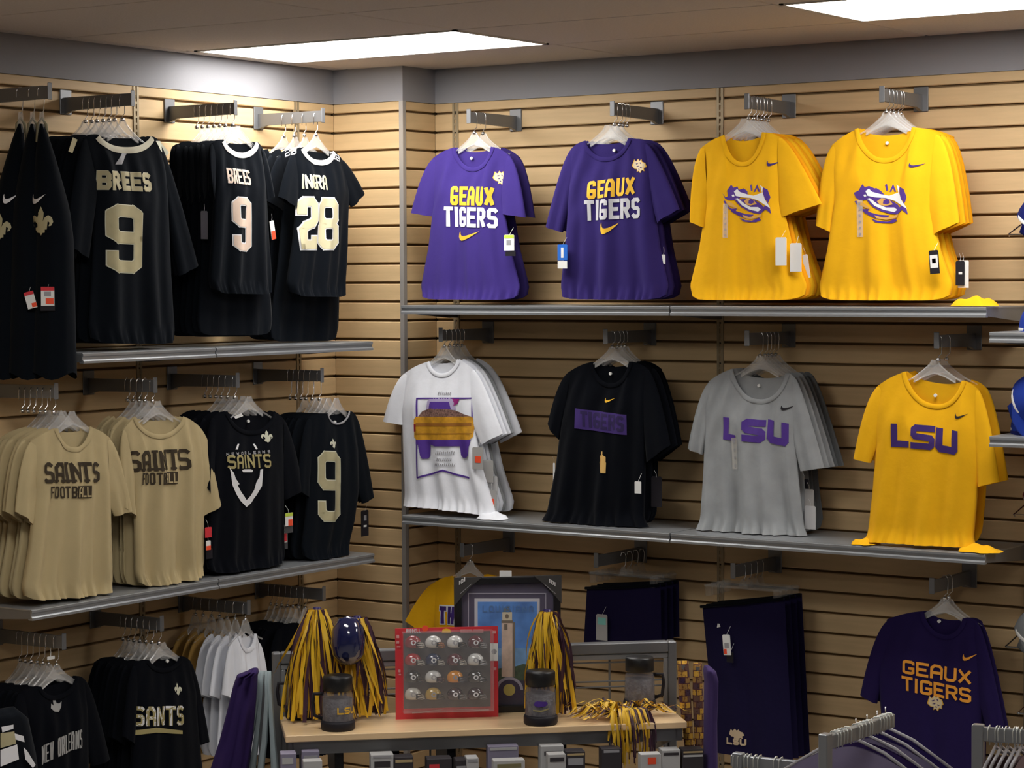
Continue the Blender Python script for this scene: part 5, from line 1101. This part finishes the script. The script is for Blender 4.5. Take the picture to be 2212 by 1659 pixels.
small_box(1300, 1618, 1342, .05, 'dark carton behind the hanging streamers', M_CARTD, [(.1, .012, .9, .004, M_GREYP)], back=-.04)
small_box(1384, 1630, 1428, .04, 'white carton with orange sticker beside the hanging streamers', M_CART, [(.35, .030, .75, .010, M_ORNG)], back=-.10)
small_box(1430, 1621, 1470, .05, 'white carton with dark oval print at the right end of the deck', M_CART, [(.1, .016, .9, .008, M_CARTD)], back=-.04)
small_box(1474, 1620, 1520, .05, 'dark carton with tan stripes at the far right end of the deck', M_CARTD, [(.05, .010, .95, .005, M_TANP), (.05, .022, .95, .016, M_CART)], back=-.04)
# ---- scarf with patchwork print on the gondola end
def patch_mat():
    m = bpy.data.materials.new('patchwork_print'); m.use_nodes = True; nt = m.node_tree; b = nt.nodes['Principled BSDF']; b.inputs['Roughness'].default_value = .9
    tc = nt.nodes.new('ShaderNodeTexCoord'); mp = nt.nodes.new('ShaderNodeMapping'); mp.inputs['Rotation'].default_value = (math.pi/2, 0, 0); br = nt.nodes.new('ShaderNodeTexBrick')
    br.inputs['Scale'].default_value = 42; br.inputs['Color1'].default_value = (.75, .42, .05, 1); br.inputs['Color2'].default_value = (.04, .015, .06, 1); br.inputs['Mortar'].default_value = (.10, .03, .03, 1); br.inputs['Mortar Size'].default_value = .06; br.inputs['Brick Width'].default_value = .75; br.inputs['Row Height'].default_value = .8
    vo = nt.nodes.new('ShaderNodeTexVoronoi'); vo.inputs['Scale'].default_value = 120; rp = nt.nodes.new('ShaderNodeValToRGB'); rp.color_ramp.interpolation = 'CONSTANT'; rp.color_ramp.elements[0].color = (.5, .4, .3, 1); rp.color_ramp.elements[1].position = .32; rp.color_ramp.elements[1].color = (1, 1, 1, 1)
    mx = nt.nodes.new('ShaderNodeMixRGB'); mx.blend_type = 'MULTIPLY'; mx.inputs[0].default_value = .8
    L_ = nt.links.new; L_(tc.outputs['Object'], mp.inputs[0]); L_(mp.outputs[0], br.inputs[0]); L_(tc.outputs['Object'], vo.inputs[0]); L_(vo.outputs['Distance'], rp.inputs[0]); L_(br.outputs[0], mx.inputs[1]); L_(rp.outputs[0], mx.inputs[2]); L_(mx.outputs[0], b.inputs['Base Color']); return m
M_PATCH = patch_mat()
def drape(name, label, cat, Fz, cols, m, depth=.03, nt=20, grp=None, ripple=.006, part='cloth', post=False, more=()):
    """hanging cloth seen edge-on: cols = [(v, x_left, x_right)] in the frame"""
    rt = empty(name, Fz.O, Fz.phi, label, cat, grp)
    for cc in [cols]+list(more):
        V = []; Fc = []
        rows_ = []
        for (v0, a0, b0), (v1, a1, b1) in zip(cc[:-1], cc[1:]):
            for i in range(6): t = i/6; rows_.append((lerp(v0, v1, t), lerp(a0, a1, t), lerp(b0, b1, t)))
        rows_.append(cc[-1])
        for i, (v, a, b) in enumerate(rows_):
            A_, B_ = Fz.st(a, v), Fz.st(b, v); f = min(1, .25+i/4)
            for j in range(nt):
                th = 6.2832*j/nt; k = math.cos(th)
                V.append((lerp(A_[0], B_[0], (k+1)/2), -depth*f*math.sin(th)-ripple*math.sin(3.2*k*3+i*.15)*(math.sin(th) > 0)*abs(math.sin(th)), A_[1]))
        for i in range(len(rows_)-1):
            for j in range(nt): j2 = (j+1) % nt; Fc.append((i*nt+j, i*nt+j2, i*nt+nt+j2, i*nt+nt+j))
        Fc.append(tuple(range(nt-1, -1, -1)))
        mesh(part, V, Fc, m, rt, True)
    if post:
        c0 = Fz.st((cols[0][1]+cols[0][2])/2, cols[0][0]+8); c1 = Fz.st((cols[-1][1]+cols[-1][2])/2, cols[-1][0]); MB().tube([(c0[0], 0, c0[1]), (c1[0], 0, c1[1]), (c1[0], 0, -Fz.O.z+.01)], .008, 8).build('stand_post', M_METAL, rt)
    return rt
FE = Frame(GW(1.30, .12, 0), GA)
drape('patchwork_scarf', 'purple and gold patchwork scarf hanging at the right end of the gondola, left strip', 'scarf', FE, [(1428, 1463, 1487), (1500, 1466, 1492), (1640, 1482, 1500), (1700, 1484, 1502)], M_PATCH, depth=.012, ripple=.002, grp='patchwork scarves at the gondola end', post=True)
drape('patchwork_scarf', 'purple and gold patchwork scarf hanging at the right end of the gondola, right strip', 'scarf', FE, [(1432, 1497, 1516), (1500, 1496, 1518), (1640, 1502, 1524), (1700, 1504, 1526)], M_PATCH, depth=.012, ripple=.002, grp='patchwork scarves at the gondola end', post=True)
FE2 = Frame(GW(1.36, .0, 0), GA-.1)
drape('purple_jacket', 'purple jacket seen edge-on right of the gondola, before the long navy shorts', 'jacket', FE2, [(1438, 1524, 1532), (1450, 1520, 1546), (1470, 1522, 1551), (1560, 1521, 1548), (1700, 1520, 1550)], cloth('violet_fleece', (.065, .042, .14)), depth=.06, post=True)
# ---- garments on the floor rack left of the gondola
FL = Frame(on_z(530, 1600, ZS-.05), YAW)
drape('purple_jacket', 'dark purple jacket hanging left of the gondola in front of the white shirts', 'jacket', FL, [(1444, 546, 556), (1452, 530, 559), (1458, 512, 557), (1480, 504, 556), (1530, 492, 552), (1600, 474, 546), (1659, 455, 538), (1760, 440, 540)], cloth('plum_fleece', (.038, .021, .10)), depth=.05, ripple=.022, post=True)
for n, (cs, c2) in enumerate((([(1450, 555, 565), (1500, 553, 563), (1600, 532, 546), (1659, 518, 533), (1740, 500, 516)], [(1450, 562, 571), (1500, 560, 570), (1600, 547, 560), (1659, 537, 553), (1740, 528, 545)]),
                         ([(1450, 571, 580), (1500, 572, 582), (1600, 564, 578), (1659, 556, 571), (1740, 548, 564)], [(1450, 577, 586), (1500, 578, 589), (1600, 583, 596), (1659, 585, 602), (1740, 588, 606)]))):
    drape('hooded_top', 'pale grey-blue top hanging beside the dark purple jacket, %s of two' % ('left' if n == 0 else 'right'), 'hooded top', Frame(FL.O+FL.ed*.03*(n-1)-FL.ed*.05, YAW), cs, C_PALEBLUE, depth=.02, ripple=.004, grp='pale grey-blue tops left of the gondola', post=True, part='hanging_fold', more=[c2])
# striped jersey at the very bottom left
FJ = Frame(on_z(40, 1640, EYE-1.36), math.radians(88))
rt = drape('sports_jersey', 'black jersey with white and gold sleeve bands at the bottom left corner', 'jersey', FJ, [(1540, -40, 30), (1575, -60, 60), (1659, -70, 78), (1760, -70, 90)], C_JERSEY, depth=.03, post=True)
class FlatJ:
    surf = staticmethod(lambda x, z: .034)
for nm, q, m in (('white_band', [(2, 1570), (28, 1565), (28, 1574), (4, 1582)], M_WHITE), ('gold_band', [(0, 1584), (30, 1580), (34, 1606), (0, 1616)], M_VEGAS), ('white_band', [(30, 1584), (50, 1590), (52, 1603), (32, 1597)], M_WHITE), ('white_band', [(0, 1620), (36, 1608), (40, 1640), (0, 1656)], M_WHITE), ('white_band', [(50, 1614), (58, 1622), (76, 1652), (70, 1659), (54, 1640)], M_WHITE)):
    decal(nm, [[FJ.st(a, b_, .034) for a, b_ in q]], m, rt, FlatJ.surf, .002)
# ================================================================== floor racks at the lower right
ZK = EYE-1.08
def rack(p0, p1, label, posts, hooks, H=.030):
    d = (p1-p0); L_ = d.length; an = math.atan2(d.y, d.x)
    o = empty('garment_rack', (p0.x, p0.y, 0), an, label, 'garment rack'); z = p0.z
    MB().box(0, L_, -.008, .008, z-H, z, bev=.002).build('hang_bar', M_SHELF, o)
    for x in posts:
        MB().box(x-.014, x+.014, -.012, .012, .03, z+.006, bev=.002).build('post', M_SHELF, o); MB().box(x-.02, x+.02, -.30, .30, 0, .03, bev=.004).build('foot', M_SHELF, o)
    for x in hooks:
        MB().tube([(x, -.012, z-.030), (x, -.013, z-.004), (x+.002, -.007, z+.004), (x+.002, .006, z+.004), (x, .013, z-.004), (x, .012, z-.045)], .0017, 6).build('hanger_hook', mat('pale_wire', (.72, .74, .70), .3, metal=.6), o, True)
    return o
k0 = on_z(1580, 1629, ZK-.14); k1 = on_z(1800, 1651, ZK-.14)
hk_ = lambda us, a, b: [(u-a)/(b-a) for u in us]
L1 = (k1-k0).length
rack(k0, k0+(k1-k0)*1.3, 'low grey garment rack bar across the bottom, below the long navy shorts', [.02, L1*1.28], [L1*t for t in hk_((1588, 1598, 1612, 1620, 1632, 1642, 1676, 1688), 1580, 1800)])
k0 = on_z(1783, 1590, ZK); k1 = on_z(1928, 1541, ZK); L2_ = (k1-k0).length
rack(k0, k1, 'grey rack arm rising towards the dark purple shirt, lined with wire hooks', [.0], [L2_*t for t in hk_((1800, 1806, 1813, 1820, 1828, 1846, 1852, 1860, 1868, 1874, 1892, 1899, 1905, 1912, 1919), 1783, 1928)], H=.034)
k0 = on_z(2104, 1569, ZK); k1 = on_z(2240, 1578, ZK); L3_ = (k1-k0).length
rack(k0, k1, 'grey garment rack with hooks at the bottom right corner', [.010], [L3_*t for t in hk_((2136, 2152, 2158, 2172, 2190, 2198, 2206), 2104, 2240)], H=.034)
# tops hanging from the rising arm and from the corner rack
def rack_top(u, v, w_, label, m, grp, ang, edge=None):
    p = on_z(u, v, ZK-.075); Fz = Frame(p, ang); o = empty('hanging_top', p, ang, label, 'shirt', grp)
    V = []; Fc = []; n, k = 18, 12
    for sd in (1, -1):
        for i in range(n+1):
            x = -1+2*i/n
            for j in range(k+1):
                t = j/k; V.append((x*w_*(1+.12*t), -sd*.011*(1-x**4)*(.4+.6*t), -.085*abs(x)**1.5-.55*t))
    N = (n+1)*(k+1)
    for s_ in (0, 1):
        for i in range(n):
            for j in range(k): q = (s_*N+i*(k+1)+j, s_*N+i*(k+1)+j+1, s_*N+(i+1)*(k+1)+j+1, s_*N+(i+1)*(k+1)+j); Fc.append(q if s_ == 0 else q[::-1])
    mesh('body', V, Fc, m, o, True)
    h = MB().tube([(-w_*.9, 0, -.075), (-w_*.4, 0, -.010), (0, 0, .022), (w_*.4, 0, -.010), (w_*.9, 0, -.075)], .0045, 6).build('hanger', mat('grey_hanger', (.45, .44, .47), .35), o, True)
    MB().tube([(0, 0, .02), (0, 0, .04), (.008, 0, .05), (.008, 0, .07)], .0016, 6).build('hook', M_CHROME, h, True)
    MB().lathe([(.001, .052), (.009, .047), (.009, .036), (.001, .031)], n=10).build('size_bead', M_PAPER, h, True)
    return o
M_LAV = cloth('lavender_cotton', (.22, .19, .30)); M_MAUVE = cloth('mauve_cotton', (.26, .18, .19))
for i, (u, m, l) in enumerate(((1842, M_LAV, 'lavender top, front one on the rising rack arm'), (1866, cloth('plum_fleece', (.032, .018, .085)), 'dark plum top, second on the rising rack arm'), (1888, M_LAV, 'lavender top, third on the rising rack arm'), (1906, C_PURPLE_D, 'purple top, rearmost on the rising rack arm'))):
    rack_top(u, 1612-i*9, .20, l, m, 'tops on the rising rack arm', YAW-.45)
for i, u in enumerate((2150, 2163, 2178, 2194, 2206)): rack_top(u, 1633, .19, 'mauve top on the corner rack, %s from the post' % ORD[i], M_MAUVE, 'mauve tops on the corner rack', YAW+1.05)
# ================================================================== caps at the right edge
shelf('x', 2.903, 3.513, EYE-.186, 'short grey shelf at the right edge carrying blue caps, upper', 'short cap shelves')
shelf('x', 2.905, 3.515, EYE-.533, 'short grey shelf at the right edge carrying a blue cap, lower', 'short cap shelves')
def cap(p, rz, m, m2, label, tilt=0):
    o = empty('baseball_cap', p, rz, label, 'cap', 'caps on the right-edge shelves'); R_ = .085
    V = []; Fc = []; n, k = 24, 8
    for i in range(k+1):
        a = math.pi/2*i/k
        for j in range(n):
            th = 6.2832*j/n; V.append((R_*math.sin(a)*math.cos(th), R_*math.sin(a)*math.sin(th)*1.08, R_*1.25*math.cos(a)**.9+.002))
    for i in range(k):
        for j in range(n): j2 = (j+1) % n; Fc.append((i*n+j, i*n+n+j, i*n+n+j2, i*n+j2))
    mesh('crown', V, Fc, m, o, True)
    b = MB(); pts = []
    for j in range(13):
        a = math.pi+math.pi*j/12; pts.append((R_*1.0*math.cos(a), R_*1.0*math.sin(a)))
    out = [(R_*1.0*math.cos(math.pi+math.pi*j/12), R_*1.0*math.sin(math.pi+math.pi*j/12)-.075*math.sin(math.pi*j/12)**.5) for j in range(13)]
    V = [(x, y, .004) for x, y in pts]+[(x, y, .004-.03*abs(x/R_)**2) for x, y in out]+[(x, y, .000) for x, y in pts]+[(x, y, -.003-.03*abs(x/R_)**2) for x, y in out]
    Fc = [(j, j+13, j+14, j+1) for j in range(12)]+[(j+26, j+27, j+40, j+39) for j in range(12)]+[(j+13, j+39, j+40, j+14) for j in range(12)]
    mesh('brim', V, Fc, m2, o, True)
    b = MB(); b.lathe([(.001, R_*1.27), (.006, R_*1.25), (.007, R_*1.22)], n=10); b.build('button', m2, o, True)
    b = MB(); b.lathe([(R_*.995, .0), (R_*1.012, .003), (R_*1.008, .012), (R_*.98, .014)], n=24); b.build('sweatband', C_WRIB, o, True)
    o.rotation_euler = (tilt, 0, rz); return o
M_CB1 = cloth('royal_blue_twill', (.02, .05, .34)); M_CB2 = cloth('navy_twill', (.01, .015, .12))
cap(on_y(2256, 716, -.20), .5, M_CB1, M_CB1, 'royal blue cap on the upper short shelf at the right edge')
cap(on_y(2234, 868, -.24), .9, M_CB1, M_CB1, 'royal blue cap propped upright on the lower short shelf', 1.1)
cap(Vector((on_y(2238, 940, -.14).x, -.14, EYE-.528)), .2, M_CB1, M_CB2, 'royal blue cap lying flat on the lower short shelf under the propped one')
for i, (u, v, m, nm) in enumerate(((2250, 484, M_CB2, 'navy cap on a wire holder high at the right edge'), (2244, 1376, cloth('grey_twill', (.22, .23, .24)), 'grey cap on a wire holder at the lower right edge'), (2262, 1090, cloth('dark_red_twill', (.20, .02, .03)), 'dark red cap on a wire holder at the right edge'), (2270, 1520, MATS['dark_red_twill'] if 'dark_red_twill' in MATS else cloth('dark_red_twill', (.20, .02, .03)), 'dark red cap on the lowest wire holder at the right edge'))):
    p = on_y(u, v, -.12); cap(p, 1.1, m, m, nm, .5)
    z = p.z-.02; x = p.x
    wh = empty('cap_holder', (x, 0, z), 0, ['wire cap holder high at the right edge', 'wire cap holder under the grey cap', 'wire cap holder under the dark red cap', 'lowest wire cap holder at the right edge'][i], 'cap holder', 'wire cap holders at the right edge')
    MB().tube([(-.10, -.16, -.02), (-.095, -.17, -.015), (.10, -.17, -.015)], .003, 6).build('front_wire', M_CHROME, wh); 
    for sx in (-.10, .10): MB().tube([(sx, -.17, -.015), (sx*.6, -.05, .05), (sx*.5, -.002, .06)], .003, 6).build('side_wire', M_CHROME, wh)
    MB().box(-.07, .07, -.004, -.001, .03, .08).build('back_plate', M_METAL, wh)
